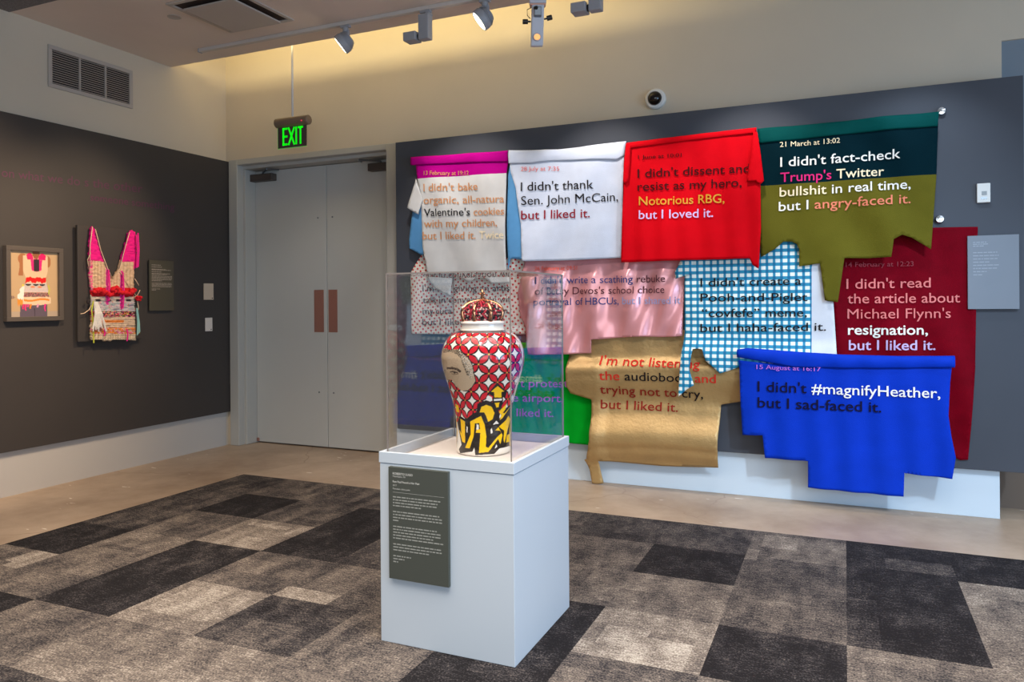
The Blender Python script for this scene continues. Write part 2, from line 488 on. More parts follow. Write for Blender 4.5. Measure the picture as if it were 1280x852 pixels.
# stepped rebate
box(bm, DX0 - .01, DX0 + .03, YW + .05, YW + .255, .001, DZ1 - .03)
box(bm, DX1 - .03, DX1 + .01, YW + .05, YW + .255, .001, DZ1 - .03)
box(bm, DX0 - .01, DX1 + .01, YW + .05, YW + .255, DZ1 - .0301, DZ1 + .01)
structure(obj('trim_door_frame', bm, m_frame, bevel=.006))
XM = PY(409, 400, YDOOR).x
def leaf(name, x0, x1, side):
    root = structure(obj(name, B(x0, x1, YDOOR, YDOOR + .045, .012, DZ1 - .035), m_door, bevel=.004))
    # pull plate
    ax = (PY(393, 390, YDOOR).x, PY(405, 390, YDOOR).x) if side < 0 else (PY(411, 390, YDOOR).x, PY(422, 390, YDOOR).x)
    z0, z1 = PY(405, 415, YDOOR).z, PY(405, 362, YDOOR).z
    obj('pull_plate', B(ax[0], ax[1], YDOOR - .004, YDOOR, z0, z1), m_copper, root, bevel=.0015)
    # through bolts
    bm = bmesh.new()
    bx = ax[0] + .05
    for z in (PY(400, 272, YDOOR).z, PY(400, 490, YDOOR).z):
        revolve(bm, (bx, YDOOR - .003, z), (0, 1, 0), [(0, .008), (.004, .009)], 10)
    obj('bolt_heads', bm, m_steel, root)
    # closer body and arm
    if side < 0: cx0, cx1, pv = PY(311, 222, YDOOR).x + .02, PY(346, 222, YDOOR).x, PY(333, 216, YDOOR).x
    else: cx0, cx1, pv = PY(465, 209, YDOOR).x, x1 - .02, PY(480, 202, YDOOR).x
    zt = DZ1 - .07
    cl = obj('door_closer', B(cx0, cx1, YDOOR - .075, YDOOR, zt - .075, zt - .005), m_closer, root, bevel=.006)
    bm = bmesh.new()
    revolve(bm, (pv, YDOOR - .05, zt - .01), (0, 0, 1), [(0, .014), (.022, .005)], 12)
    sgn = 1 if side < 0 else -1
    e = Vector((pv + sgn * .16, YDOOR - .17, zt + .014))
    tube(bm, [(pv, YDOOR - .05, zt + .01), e], .009, 6)
    tube(bm, [e, (pv - sgn * .03 + sgn * .24, YDOOR - .06, zt + .02)], .009, 6)
    obj('closer_arm', bm, m_steel, cl)
    if side < 0:
        obj('floor_pivot', B(x0 + .002, x0 + .03, YDOOR - .012, YDOOR, .014, .05), m_copper, root, bevel=.003)
    return root
leaf('door_1', DX0 + .032, XM - .003, -1)
leaf('door_2', XM + .003, DX1 - .032, 1)
structure(obj('wall_behind_door', B(DX0 - .1, DX1 + .1, YDOOR + .06, YDOOR + .12, 0, 2.9), mat('dark_gap', (30, 28, 27), .8)))

# ------------------------------------------------------------------ return air grille on the left wall
def grille():
    a = PX(59, 55, XL); b = PX(165, 133, XL)
    z1, z0 = a.z, PX(59, 108, XL).z
    y0, y1 = a.y, b.y
    zt = PX(62, 59, XL).z; zb = PX(163, 129, XL).z
    m = mat('grille_paint', (176, 166, 158), .5)
    root = empty('air_grille', (XL, (y0 + y1) / 2, z0), 'louvred air return grille high on the wall above the charcoal panel', 'air vent')
    bm = bmesh.new(); t = .032; x0, x1 = XL + .001, XL + .014
    box(bm, x0, x1, y0, y1, z0, z0 + t); box(bm, x0, x1, y0, y1, z1 - t, z1)
    box(bm, x0, x1, y0, y0 + t, z0 + t, z1 - t); box(bm, x0, x1, y1 - t, y1, z0 + t, z1 - t)
    obj('frame', bm, m, root, bevel=.003)
    obj('duct_backing', B(XL + .0005, XL + .002, y0 + t, y1 - t, z0 + t, z1 - t), mat('duct_dark', (28, 22, 20), .9), root)
    n = 15; w_ = y1 - y0 - 2 * t
    for k in range(n):
        z = z0 + t + (z1 - z0 - 2 * t) * (k + .5) / n
        bm = bmesh.new()
        obox(bm, (XL + .008, (y0 + y1) / 2, z), Vector((math.cos(.7), 0, -math.sin(.7))), Vector((0, 1, 0)), Vector((math.sin(.7), 0, math.cos(.7))), .013, w_, .0025)
        obj('louvre', bm, m, root)
    for f in (1 / 3, 2 / 3):
        yy = y0 + t + w_ * f
        obj('mullion', B(x0 + .002, x1 + .002, yy - .006, yy + .006, z0 + t, z1 - t), m, root)
grille()

# ------------------------------------------------------------------ ceiling diffuser, sprinkler cover
def diffuser():
    c0 = PZ(288, 39.6, ZC); c1 = PZ(369, 24.4, ZC)
    x0, y1 = c0.x, (c0.y + c1.y) / 2; x1 = c1.x; y0 = y1 - (x1 - x0)
    m = mat('diffuser_paint', (184, 174, 166), .5)
    root = empty('ceiling_diffuser', ((x0 + x1) / 2, (y0 + y1) / 2, ZC), 'square ceiling air diffuser with a flat plaque and dark slot', 'air vent')
    bm = bmesh.new(); t = .035; z0, z1 = ZC - .012, ZC - .0005
    box(bm, x0, x1, y0, y0 + t, z0, z1); box(bm, x0, x1, y1 - t, y1, z0, z1)
    box(bm, x0, x0 + t, y0 + t, y1 - t, z0, z1); box(bm, x1 - t, x1, y0 + t, y1 - t, z0, z1)
    obj('frame', bm, m, root, bevel=.004)
    obj('duct_throat', B(x0 + t, x1 - t, y0 + t, y1 - t, ZC - .002, ZC - .0006), mat('duct_brown', (58, 44, 36), .9), root)
    bm = bmesh.new(); g = .085
    box(bm, x0 + g, x1 - g, y0 + g, y1 - .055, ZC - .035, ZC - .022)
    obj('plaque', bm, m, root, bevel=.003)
    bm = bmesh.new()
    box(bm, (x0 + x1) / 2 - .02, (x0 + x1) / 2 + .02, (y0 + y1) / 2 - .02, (y0 + y1) / 2 + .02, ZC - .022, ZC - .002)
    obj('plaque_hanger', bm, m, root)
diffuser()
c = PZ(218, 21, ZC)
bm = bmesh.new(); revolve(bm, (c.x, c.y, ZC - .0005), (0, 0, -1), [(0, .05), (.004, .05), (.005, .043), (.003, .041), (.003, .001)], 32)
tag(obj('sprinkler_cover', bm, mat('sprinkler_paint', (178, 168, 160), .5), smooth=False), 'small round concealed sprinkler cover on the ceiling beside the diffuser', 'sprinkler')

# ------------------------------------------------------------------ lighting track and fixtures
m_fix = mat('fixture_grey', (150, 152, 158), .45)
m_lens = mat('lit_lamp_face', (255, 250, 235), .3, emit=(255, 244, 220), emit_s=5)
m_blk = mat('black_plastic', (24, 23, 24), .4)
YT = PZ(400, 33, ZC).y
xt0 = PZ(253, 62, ZC).x
bm = bmesh.new()
box(bm, xt0, 3.4, YT - .02, YT + .02, ZC - .03, ZC - .0005)
tr = obj('lighting_track', bm, mat('track_paint', (196, 188, 182), .5), bevel=.003)
tag(tr, 'long pale lighting track fixed under the ceiling edge', 'lighting track')
obj('end_cap', B(xt0 - .012, xt0, YT - .022, YT + .022, ZC - .033, ZC - .0005), m_fix, None, bevel=.002)
ec = bpy.data.objects['end_cap']; mwl = Vector(ec.location) - Vector(tr.location); ec.parent = tr; ec.location = mwl

def track_pt(px):                            # where the pixel column px meets the track line
    lo, hi = -6.0, 3.0
    for _ in range(60):
        mid = (lo + hi) / 2
        d = Vector((mid, YT, ZC - .03 - H)); x = CXP + FPX * d.dot(RT) / d.dot(_fw)
        if x < px: lo = mid
        else: hi = mid
    return Vector(((lo + hi) / 2, YT, ZC - .03))

def flood(px, label):
    t = track_pt(px)
    root = empty('track_floodlight', (t.x, t.y, t.z), label, 'spotlight', 'disc track floodlights')
    bm = bmesh.new(); box(bm, t.x - .04, t.x + .04, YT - .018, YT + .018, t.z - .02, t.z - .0005)
    obj('track_adapter', bm, m_fix, root, bevel=.003)
    bm = bmesh.new(); revolve(bm, (t.x - .0, YT, t.z - .02), (0, 0, -1), [(0, .022), (.03, .022), (.034, .006)], 20)
    obj('swivel', bm, m_fix, root)
    ax = Vector((-.712, -.335, -.615)).normalized()
    c = Vector((t.x - .005, YT, t.z - .125))
    bm = bmesh.new()
    revolve(bm, c - ax * .055, ax, [(0, .03), (.006, .045), (.045, .070), (.06, .078), (.10, .078), (.104, .074), (.096, .070), (.092, .068)], 40)
    hd = obj('lamp_head', bm, m_fix, root, smooth=False, bevel=.0)
    for k in range(3):
        bm = bmesh.new(); s = .005 + k * .014
        revolve(bm, c - ax * (.05 - s), ax, [(0, .052 + k * .011), (.004, .054 + k * .011)], 36)
        obj('cooling_fin', bm, m_fix, hd)
    bm = bmesh.new(); revolve(bm, c + ax * .043, ax, [(0, .066), (.005, .066)], 40)
    obj('lens', bm, m_lens, root)
    # side bracket plate
    d, u, v = frame_of(ax)
    bm = bmesh.new()
    side = Vector((.52, -.85, 0)).normalized()
    pts = [Vector((t.x + .03, YT, t.z - .035)), Vector((t.x + .035, YT, t.z - .20)), Vector((t.x + .005, YT, t.z - .205)), Vector((t.x - .035, YT, t.z - .05))]
    f0 = [bm.verts.new(p + Vector((0, .012, 0))) for p in pts]; f1 = [bm.verts.new(p - Vector((0, .012, 0))) for p in pts]
    bm.faces.new(f0); bm.faces.new(f1[::-1])
    for i in range(4): bm.faces.new((f0[i], f1[i], f1[(i + 1) % 4], f0[(i + 1) % 4]))
    obj('bracket', bm, m_fix, root, bevel=.003)
    return c, ax
flood(432, 'grey disc floodlight on the track, nearest the exit sign')
flood(606, 'grey disc floodlight on the track beside the framing projector')

def boxspot(px, label):
    t = track_pt(px)
    root = empty('track_box_light', (t.x, t.y, t.z), label, 'spotlight', 'box track spotlights')
    obj('track_adapter', B(t.x - .035, t.x + .05, YT - .018, YT + .018, t.z - .02, t.z - .0005), m_fix, root, bevel=.003)
    bm = bmesh.new(); revolve(bm, (t.x + .035, YT - .03, t.z - .03), (0, 1, 0), [(0, .014), (.06, .014)], 16)
    obj('swivel', bm, m_fix, root)
    obj('gear_box', B(t.x - .04, t.x + .045, YT - .035, YT + .035, t.z - .215, t.z - .03), m_fix, root, bevel=.006)
    bm = bmesh.new(); revolve(bm, (t.x - .041, YT, t.z - .185), (-1, 0, 0), [(0, .022), (.014, .022)], 16)
    obj('hinge', bm, m_blk, root)
    obj('lamp_head', B(t.x - .16, t.x - .055, YT - .05, YT + .05, t.z - .215, t.z - .150), m_fix, root, bevel=.006)
boxspot(531, 'boxy grey track spotlight between the two disc floodlights')
boxspot(744, 'boxy grey track spotlight cut off by the picture top beyond the projector')

def projector(px):
    t = track_pt(px)
    root = empty('framing_projector', (t.x, t.y, t.z), 'white framing projector with black shutter knobs hanging from the track', 'spotlight')
    mw_ = mat('projector_white', (198, 200, 210), .4)
    u = RT.copy(); u.z = 0; u.normalize()
    fwd = _fw
    def at(dx, dz, dy=0): return Vector((t.x, YT, t.z)) + u * dx + Vector((0, 0, dz)) + fwd * dy
    bm = bmesh.new(); obox(bm, at(0, -.05), u, fwd, Vector((0, 0, 1)), .115, .06, .10); obj('mounting_block', bm, mw_, root, bevel=.006)
    bm = bmesh.new(); obox(bm, at(0, -.107), u, fwd, Vector((0, 0, 1)), .108, .05, .012); obj('heat_shield', bm, mat('peach_metal', (220, 170, 150), .4), root)
    az = Vector((0, 0, 1)) + u * .03 - fwd * .18; az.normalize()
    ay = u.cross(az).normalized()
    c = at(-.004, -.25)
    bm = bmesh.new(); obox(bm, c, u, ay, az, .085, .07, .27); obj('barrel', bm, mw_, root, bevel=.008)
    ln = c - az * .085 - fwd * .045
    bm = bmesh.new(); revolve(bm, ln, -fwd, [(-.02, .028), (0, .028), (.004, .024), (-.004, .02)], 24); obj('lens_ring', bm, mw_, root)
    bm = bmesh.new(); revolve(bm, ln, -fwd, [(-.002, .021), (.002, .019)], 24); obj('lens', bm, mat('amber_lens', (230, 150, 90), .15, emit=(255, 190, 120), emit_s=.9), root)
    bm = bmesh.new(); obox(bm, c + az * .075 - fwd * .05, u, fwd, az, .05, .04, .06); obj('gobo_slot', bm, m_steel, root, bevel=.004)
    for s, dz in ((-1, .0), (1, .015)):
        bm = bmesh.new(); k = c + u * (s * .045) + az * (.03 + dz)
        d = (u * s + Vector((0, 0, .25 if s > 0 else 0))).normalized()
        revolve(bm, k, d, [(0, .006), (.02, .006), (.02, .017), (.055, .017), (.057, .014)], 14); obj('shutter_knob', bm, m_blk, root)
    bm = bmesh.new(); revolve(bm, c + az * .095 - fwd * .06 - u * .012, -fwd, [(0, .018), (.02, .006)], 14); obj('shutter_knob', bm, m_blk, root)
    bm = bmesh.new()
    a = c - u * .05 + az * .05; b = c - u * .035 + az * .125
    tube(bm, [a, a - u * .02 + az * .02, (a + b) / 2 - u * .03 + az * .02, b], .003, 6); obj('cable', bm, m_blk, root)
projector(672)

# ------------------------------------------------------------------ exit sign
def exit_sign():
    Y = 5.30
    a = PY(345.5, 156, Y); b = PY(386.5, 148, Y)
    cx = (a.x + b.x) / 2; zt = PY(366, 152, Y).z
    root = empty('exit_sign', (cx, Y, zt), 'green edge lit EXIT sign hanging on a rod above the double door', 'sign')
    m = mat('exit_housing_bronze', (120, 100, 82), .5)
    hw = (b.x - a.x) / 2
    bm = bmesh.new(); revolve(bm, (cx - hw, Y, zt), (1, 0, 0), [(0, .036), (.006, .042), (2 * hw - .006, .042), (2 * hw, .036)], 28)
    hs = obj('housing', bm, m, root, smooth=False)
    bm = bmesh.new(); revolve(bm, (cx + hw - .05, Y - .042, zt - .012), (0, -1, 0), [(0, .006), (.004, .005)], 10)
    obj('indicator_lamp', bm, mat('red_indicator', (200, 40, 60), .3, emit=(255, 60, 90), emit_s=.8), hs)
    zb = PY(366, 184, Y).z
    x0, x1 = cx - hw + .02, cx + hw - .03
    mp = mat('exit_acrylic_face', (70, 58, 56), .15)
    pl = obj('face_panel', B(x0, x1, Y - .004, Y + .004, zb, zt - .02), mp, root)
    bm = bmesh.new(); box(bm, x0 - .004, x0, Y - .004, Y + .004, zb - .004, zt - .03); box(bm, x0, x1, Y - .004, Y + .004, zb - .004, zb)
    obj('lit_edge', bm, mat('green_edge', (90, 150, 70), .3, emit=(120, 220, 90), emit_s=.35), pl)
    gl = mat('exit_green', (0, 200, 20), .4, emit=(0, 215, 10), emit_s=1.0)
    # letters EXIT as bars
    bm = bmesh.new()
    zl0, zl1 = zb + .022, zt - .048
    lw = (x1 - x0) * .72; xs = x0 + (x1 - x0) * .17
    hh = zl1 - zl0; st = lw * .075
    y0, y1 = Y - .006, Y - .004
    def bar(x, z, x2, z2, wd=st):
        d = Vector((x2 - x, 0, z2 - z)); n = Vector((-d.z, 0, d.x)).normalized() * wd / 2
        p = [Vector((x, 0, z)) + n, Vector((x, 0, z)) - n, Vector((x2, 0, z2)) - n, Vector((x2, 0, z2)) + n]
        f = [bm.verts.new(v + Vector((0, y0, 0))) for v in p]; g = [bm.verts.new(v + Vector((0, y1, 0))) for v in p]
        bm.faces.new(f); bm.faces.new(g[::-1])
        for i in range(4): bm.faces.new((f[i], g[i], g[(i + 1) % 4], f[(i + 1) % 4]))
    e0, e1 = xs, xs + lw * .24
    bar(e0 + st / 2, zl0, e0 + st / 2, zl1)
    for q in (st / 2, hh / 2, hh - st / 2): bar(e0, zl0 + q, e1, zl0 + q)
    x_0, x_1 = xs + lw * .29, xs + lw * .58
    bar(x_0, zl0, x_1, zl1); bar(x_0, zl1, x_1, zl0)
    bar(xs + lw * .67, zl0, xs + lw * .67, zl1)
    t0, t1 = xs + lw * .75, xs + lw
    bar(t0, zl1 - st / 2, t1, zl1 - st / 2); bar((t0 + t1) / 2, zl0, (t0 + t1) / 2, zl1)
    obj('exit_letters', bm, gl, pl)
    bm = bmesh.new(); tube(bm, [(cx, Y, zt + .035), (cx, Y, 4.1)], .009, 12)
    obj('hanging_rod', bm, WHITE, root, smooth=True)
exit_sign()

# ------------------------------------------------------------------ dome camera
c = PY(820, 124.5, YW)
root = empty('security_camera', (c.x, YW, c.z), 'small dark dome security camera on the cream wall above the red shirt', 'camera')
bm = bmesh.new(); revolve(bm, c - Vector((0, .0005, 0)), (0, -1, 0), [(0, .078), (.03, .078), (.042, .068), (.042, .05)], 40)
obj('base_ring', bm, WHITE, root, smooth=False)
bm = bmesh.new(); revolve(bm, c - Vector((0, .040, 0)), (0, -1, 0), [(.05 * math.sin(a), max(.001, .054 * math.cos(a))) for a in np.linspace(0, 1.55, 12)], 32)
obj('dome', bm, mat('smoked_dome', (22, 16, 14), .08), root, smooth=True)

# ------------------------------------------------------------------ text
def text_mesh(body, colors, bold=0.0, spacing=1.0):
    """colors: list of (substring, material index); returns verts, faces, mat idx in unit text space"""
    cu = bpy.data.curves.new('txt', 'FONT'); cu.body = body; cu.size = 1; cu.offset = bold; cu.resolution_u = 3
    cu.space_character = spacing
    for sub, mi in colors:
        s = body.find(sub)
        for k in range(s, s + len(sub)): cu.body_format[k].material_index = mi
    for k in range(8): cu.materials.append(None)
    ob = bpy.data.objects.new('txt', cu); COL.objects.link(ob)
    dg = bpy.context.evaluated_depsgraph_get(); dg.update()
    me = bpy.data.meshes.new_from_object(ob.evaluated_get(dg))
    V = [tuple(v.co) for v in me.vertices]; F = [(tuple(p.vertices), p.material_index) for p in me.polygons]
    bpy.data.objects.remove(ob); bpy.data.curves.remove(cu); bpy.data.meshes.remove(me)
    return V, F

def lettering(name, parent, lines, mats, place, depth):
    """lines: (text, px0, py0, px1, py1, cap_px, [(sub, mi)], bold); place(px,py)->Vector in plane; depth(P)->P moved onto the surface"""
    for (txt, a0, b0, a1, b1, cap, cols, bold) in lines:
        V, F = text_mesh(txt, cols, 0.0 if 'M' in txt else bold)
        if not V: continue
        bm = bmesh.new()
        xmin = min(v[0] for v in V); xmax = max(v[0] for v in V)
        vs = []
        for x, y, z in V:
            t = (x - xmin) / (xmax - xmin)
            px = a0 + (a1 - a0) * t; py = b0 + (b1 - b0) * t - y / .70 * cap
            vs.append(bm.verts.new(place(px, py)))
        for f, mi in F:
            try: fa = bm.faces.new([vs[i] for i in f]); fa.material_index = mi
            except ValueError: pass
        bmesh.ops.triangulate(bm, faces=bm.faces[:])
        for _ in range(2):
            lg = [e for e in bm.edges if e.calc_length() > .022]
            if lg: bmesh.ops.subdivide_edges(bm, edges=lg, cuts=1)
            bmesh.ops.triangulate(bm, faces=bm.faces[:])
        for v in bm.verts: v.co = depth(v.co.copy())
        me = bpy.data.meshes.new(name); bm.to_mesh(me); bm.free()
        link(name, me, mats, parent)

# ------------------------------------------------------------------ textiles
CLOTHN = [0]
BK = YP                                            # face of the charcoal panel
class Textile:
    all = []
    def __init__(s, name, label, cat, outline, Y, fn, group='printed shirts and cloths on the charcoal panel'):
        pts = [PY(a, b, Y) for a, b in outline]
        s.Y = Y; s.fn = fn
        s.x0 = min(p.x for p in pts); s.x1 = max(p.x for p in pts); s.z0 = min(p.z for p in pts); s.z1 = max(p.z for p in pts)
        s.root = empty(name, ((s.x0 + s.x1) / 2, Y, s.z0), label, cat, group)
        s.outline = outline
        Textile.all.append(s)
        CLOTHN[0] += 1; s.seed = CLOTHN[0] * 7.3
    def y(s, x, z, off=0):
        return s.Y - s.fn(x, z) - off
    def panel(s, name, mats, outline=None, cuts=(), matfn=None, res=.022, off=0.0, fn=None, thick=.003):
        o2 = [tuple((PY(a, b, s.Y).x, PY(a, b, s.Y).z)) for a, b in (outline or s.outline)]
        c2 = [[tuple((PY(a, b, s.Y).x, PY(a, b, s.Y).z)) for a, b in c] for c in cuts]
        v, f = fill(o2, res, c2)
        bm = bmesh.new()
        g = fn or s.fn
        vs = [bm.verts.new((p.x, s.Y - g(p.x, p.y) - off, p.y)) for p in v]
        for t in f:
            try: fa = bm.faces.new([vs[i] for i in t])
            except ValueError: continue
            fa.smooth = True
            if matfn:
                cx = sum(v[i].x for i in t) / len(t); cz = sum(v[i].y for i in t) / len(t)
                fa.material_index = matfn(cx, cz)
        for q in [q for q in bm.verts if not q.link_faces]: bm.verts.remove(q)
        me = bpy.data.meshes.new(name)
        bm.normal_update()
        # make faces look at the viewer (-y)
        for fa in bm.faces:
            if fa.normal.y > 0: fa.normal_flip()
        bm.to_mesh(me); bm.free()
        o = link(name, me, mats, s.root)
        so = o.modifiers.new('thickness', 'SOLIDIFY'); so.thickness = thick; so.offset = -1
        return o
    def hem(s, name, m, top, bot, bulge=.022, n=9, droop=.002, off=0):
        """rolled hem: strip between the pixel polylines top and bot, rounded towards the viewer"""
        T = dense([tuple((PY(a, b, s.Y).x, PY(a, b, s.Y).z)) for a, b in top], .02, False)
        Bo = [tuple((PY(a, b, s.Y).x, PY(a, b, s.Y).z)) for a, b in bot]
        def zb(t):
            L = [0]
            for a, b in zip(Bo, Bo[1:]): L.append(L[-1] + math.hypot(b[0] - a[0], b[1] - a[1]))
            d = t * L[-1]
            for i in range(len(Bo) - 1):
                if d <= L[i + 1] + 1e-9:
                    k = (d - L[i]) / (L[i + 1] - L[i]); return (Bo[i][0] + (Bo[i + 1][0] - Bo[i][0]) * k, Bo[i][1] + (Bo[i + 1][1] - Bo[i][1]) * k)
            return Bo[-1]
        bm = bmesh.new(); rows = []
        for i, p in enumerate(T):
            t = i / (len(T) - 1); q = zb(t); row = []
            for k in range(n + 1):
                a = k / n
                x = p[0] + (q[0] - p[0]) * a; z = p[1] + (q[1] - p[1]) * a
                w = bulge * (1 + .35 * nz(x * 3.1, s.seed)) * math.sin(math.pi * min(1, a * .93)) ** .6
                row.append(bm.verts.new((x, s.y(x, z, off + .004) - w + .004 * nz(x * 9, z * 14, s.seed), z)))
            rows.append(row)
        for a, b in zip(rows, rows[1:]):
            for k in range(n): bm.faces.new((a[k], a[k + 1], b[k + 1], b[k]))
        for f in bm.faces:
            f.smooth = True
        bm.normal_update()
        for f in bm.faces:
            if f.normal.y > 0: f.normal_flip()
        me = bpy.data.meshes.new(name); bm.to_mesh(me); bm.free()
        o = link(name, me, m, s.root)
        so = o.modifiers.new('thickness', 'SOLIDIFY'); so.thickness = .003; so.offset = -1
        return o
    def pins(s):
        o2 = [tuple((PY(a, b, s.Y).x, PY(a, b, s.Y).z)) for a, b in s.outline]
        for fx in (.12, .88):
            x = s.x0 + (s.x1 - s.x0) * fx; z = s.z1
            while z > s.z0 and not inside(o2, x, z): z -= .005
            z -= .03
            bm = bmesh.new(); revolve(bm, (x, BK - .0004, z), (0, -1, 0), [(0, .012), (.003, .012), (.004, .005), (BK - .0004 - s.y(x, z) - .001, .005)], 10)
            obj('wall_pin', bm, mat('pin_steel', (170, 170, 172), .3, metal=.8), s.root)
    def text(s, lines, mats, off=.007, place=None):
        return lettering('lettering', s.root, lines, mats, lambda a, b: PY(a, b, s.Y), lambda P: Vector((P.x, s.y(P.x, P.z, off), P.z)))

def ink(name, rgb, rough=.75, metal=0.0): return mat('ink_' + name, rgb, rough, metal, spec=.15)
I_black = ink('black', (26, 21, 24)); I_white = ink('white', (245, 240, 232)); I_gold = ink('copper', (226, 158, 104), .35, .25)
I_red = ink('red', (205, 44, 34)); I_dred = ink('deep_red', (140, 26, 44)); I_mar = ink('maroon', (62, 0, 6)); I_cream = ink('cream', (246, 226, 188))
I_pink = ink('pink', (214, 40, 116)); I_salm = ink('salmon', (232, 130, 100)); I_rose = ink('rose', (226, 124, 122)); I_lav = ink('lavender', (206, 180, 226))
I_navy = ink('navy', (10, 8, 46)); I_violet = ink('violet', (186, 110, 210)); I_or = ink('orange_red', (224, 92, 74)); I_blue = ink('slate_blue', (58, 66, 120)); I_grey = ink('grey_blue', (146, 150, 190))
I_ylw = ink('mustard', (208, 150, 50), .4)

def cloth_mat(name, rgb, rough=.8, sheen=.03, vary=.05, bump=.25, metal=0, spec=.06):
    return mat(name, rgb, rough, metal, sheen, spec, bump=(260, bump), vary=(9, vary))
C_white = cloth_mat('white_cotton', (218, 220, 228)); C_grey = cloth_mat('silver_grey_knit', (212, 210, 208), .6)
C_blue1 = cloth_mat('sky_blue_cotton', (92, 150, 200)); C_mag = cloth_mat('magenta_jersey', (176, 0, 128), .8)
C_red = cloth_mat('red_jersey', (206, 4, 20), .8); C_teal = cloth_mat('teal_jersey', (0, 68, 65), .7); C_dteal = cloth_mat('dark_teal_jersey', (0, 30, 38), .8)
C_olive = cloth_mat('olive_jersey', (98, 91, 26), .75); C_pink = mat('pink_satin', (232, 160, 164), .26, .30, 0, .7, vary=(5, .05))
C_pinkd = mat('mauve_satin', (196, 144, 164), .34, 0, .1, .6, vary=(5, .05))
C_bord = cloth_mat('burgundy_velvet', (116, 0, 20), .7, .4, .12); C_cob = cloth_mat('cobalt_jersey', (10, 54, 184), .55, .1, .05)
C_gold = mat('gold_lame', (186, 152, 100), .42, .35, 0, .5, bump=(38, .35), vary=(6, .08)); C_green = cloth_mat('green_jersey', (0, 160, 36), .7)
C_lilac = cloth_mat('pale_blue_white_cotton', (206, 214, 232))

def gingham_mat():
    m = bpy.data.materials.new('blue_gingham'); m.use_nodes = True
    nt = m.node_tree; b = nt.nodes['Principled BSDF']; L = nt.links
    tc = nt.nodes.new('ShaderNodeTexCoord'); sp = nt.nodes.new('ShaderNodeSeparateXYZ'); L.new(tc.outputs['Object'], sp.inputs[0])
    def mth(op, x, y=None, clamp=False):
        k = nt.nodes.new('ShaderNodeMath'); k.operation = op; k.use_clamp = clamp
        for i, q in enumerate((x, y)):
            if q is None: continue
            if isinstance(q, (int, float)): k.inputs[i].default_value = q
            else: L.new(q, k.inputs[i])
        return k.outputs[0]
    P_ = .0475
    def stripe(o, off):
        s = mth('SINE', mth('MULTIPLY', o, 2 * math.pi / P_))
        return mth('ADD', mth('MULTIPLY', s, 2.0), .5 + off, True)
    sx, sz = stripe(sp.outputs['X'], .75), stripe(sp.outputs['Z'], .1)
    t = mth('MULTIPLY', sx, sz)
    u = mth('MULTIPLY', mth('ADD', sx, sz), .22)
    f = mth('ADD', mth('MULTIPLY', t, .62), u, True)
    r = nt.nodes.new('ShaderNodeValToRGB'); e = r.color_ramp.elements
    e[0].color = (*s2l((0, 104, 150)), 1); e[1].color = (*s2l((240, 246, 240)), 1)
    q = e.new(.25); q.color = (*s2l((40, 146, 182)), 1)
    L.new(f, r.inputs['Fac']); L.new(r.outputs['Color'], b.inputs['Base Color'])
    b.inputs['Roughness'].default_value = .8
    return m
def polka_mat():
    m = bpy.data.materials.new('red_polka_dot_cotton'); m.use_nodes = True
    nt = m.node_tree; b = nt.nodes['Principled BSDF']; L = nt.links
    tc = nt.nodes.new('ShaderNodeTexCoord')
    mp = nt.nodes.new('ShaderNodeMapping'); mp.inputs['Rotation'].default_value = (0, R(45 + 8), 0)
    L.new(tc.outputs['Object'], mp.inputs['Vector'])
    sp = nt.nodes.new('ShaderNodeSeparateXYZ'); L.new(mp.outputs['Vector'], sp.inputs[0])
    def mth(op, x, y=None):
        k = nt.nodes.new('ShaderNodeMath'); k.operation = op
        for i, q in enumerate((x, y)):
            if q is None: continue
            if isinstance(q, (int, float)): k.inputs[i].default_value = q
            else: L.new(q, k.inputs[i])
        return k.outputs[0]
    P_ = .0345
    def cell(o): return mth('SUBTRACT', mth('FRACT', mth('DIVIDE', mth('ADD', o, 5.0), P_)), .5)
    a, c = cell(sp.outputs['X']), cell(sp.outputs['Z'])
    d = mth('ADD', mth('MULTIPLY', a, a), mth('MULTIPLY', c, c))
    f = mth('LESS_THAN', d, .062)
    mx = nt.nodes.new('ShaderNodeMix'); mx.data_type = 'RGBA'; L.new(f, mx.inputs['Factor'])
    mx.inputs['A'].default_value = (*s2l((232, 224, 214)), 1); mx.inputs['B'].default_value = (*s2l((206, 40, 40)), 1)
    L.new(mx.outputs['Result'], b.inputs['Base Color']); b.inputs['Roughness'].default_value = .8
    return m
C_ging = gingham_mat(); C_polka = polka_mat()

def wr(seed, amp=.006, sc=4.0):
    return lambda x, z: amp * nz(x * sc, z * sc, seed) + amp * .22 * nz(x * sc * 2.7, z * sc * 2.7, seed + 9)

def folds(seed, amp, wl, slant=0.0, fade=None):
    def f(x, z):
        p = (x + slant * z) / wl * 2 * math.pi + 1.7 * nz(x * 1.3, z * .9, seed)
        a = amp * (1 if fade is None else fade(x, z))
        return a * (.5 + .5 * math.sin(p)) * (.7 + .6 * nz(x * 2.1, seed * 3))
    return f
def add(*fs): return lambda x, z: sum(f(x, z) for f in fs)
def const(c): return lambda x, z: c
def ZP(py, Y=5.5, px=860): return PY(px, py, Y).z
def XPx(px, Y=5.5, py=400): return PY(px, py, Y).x

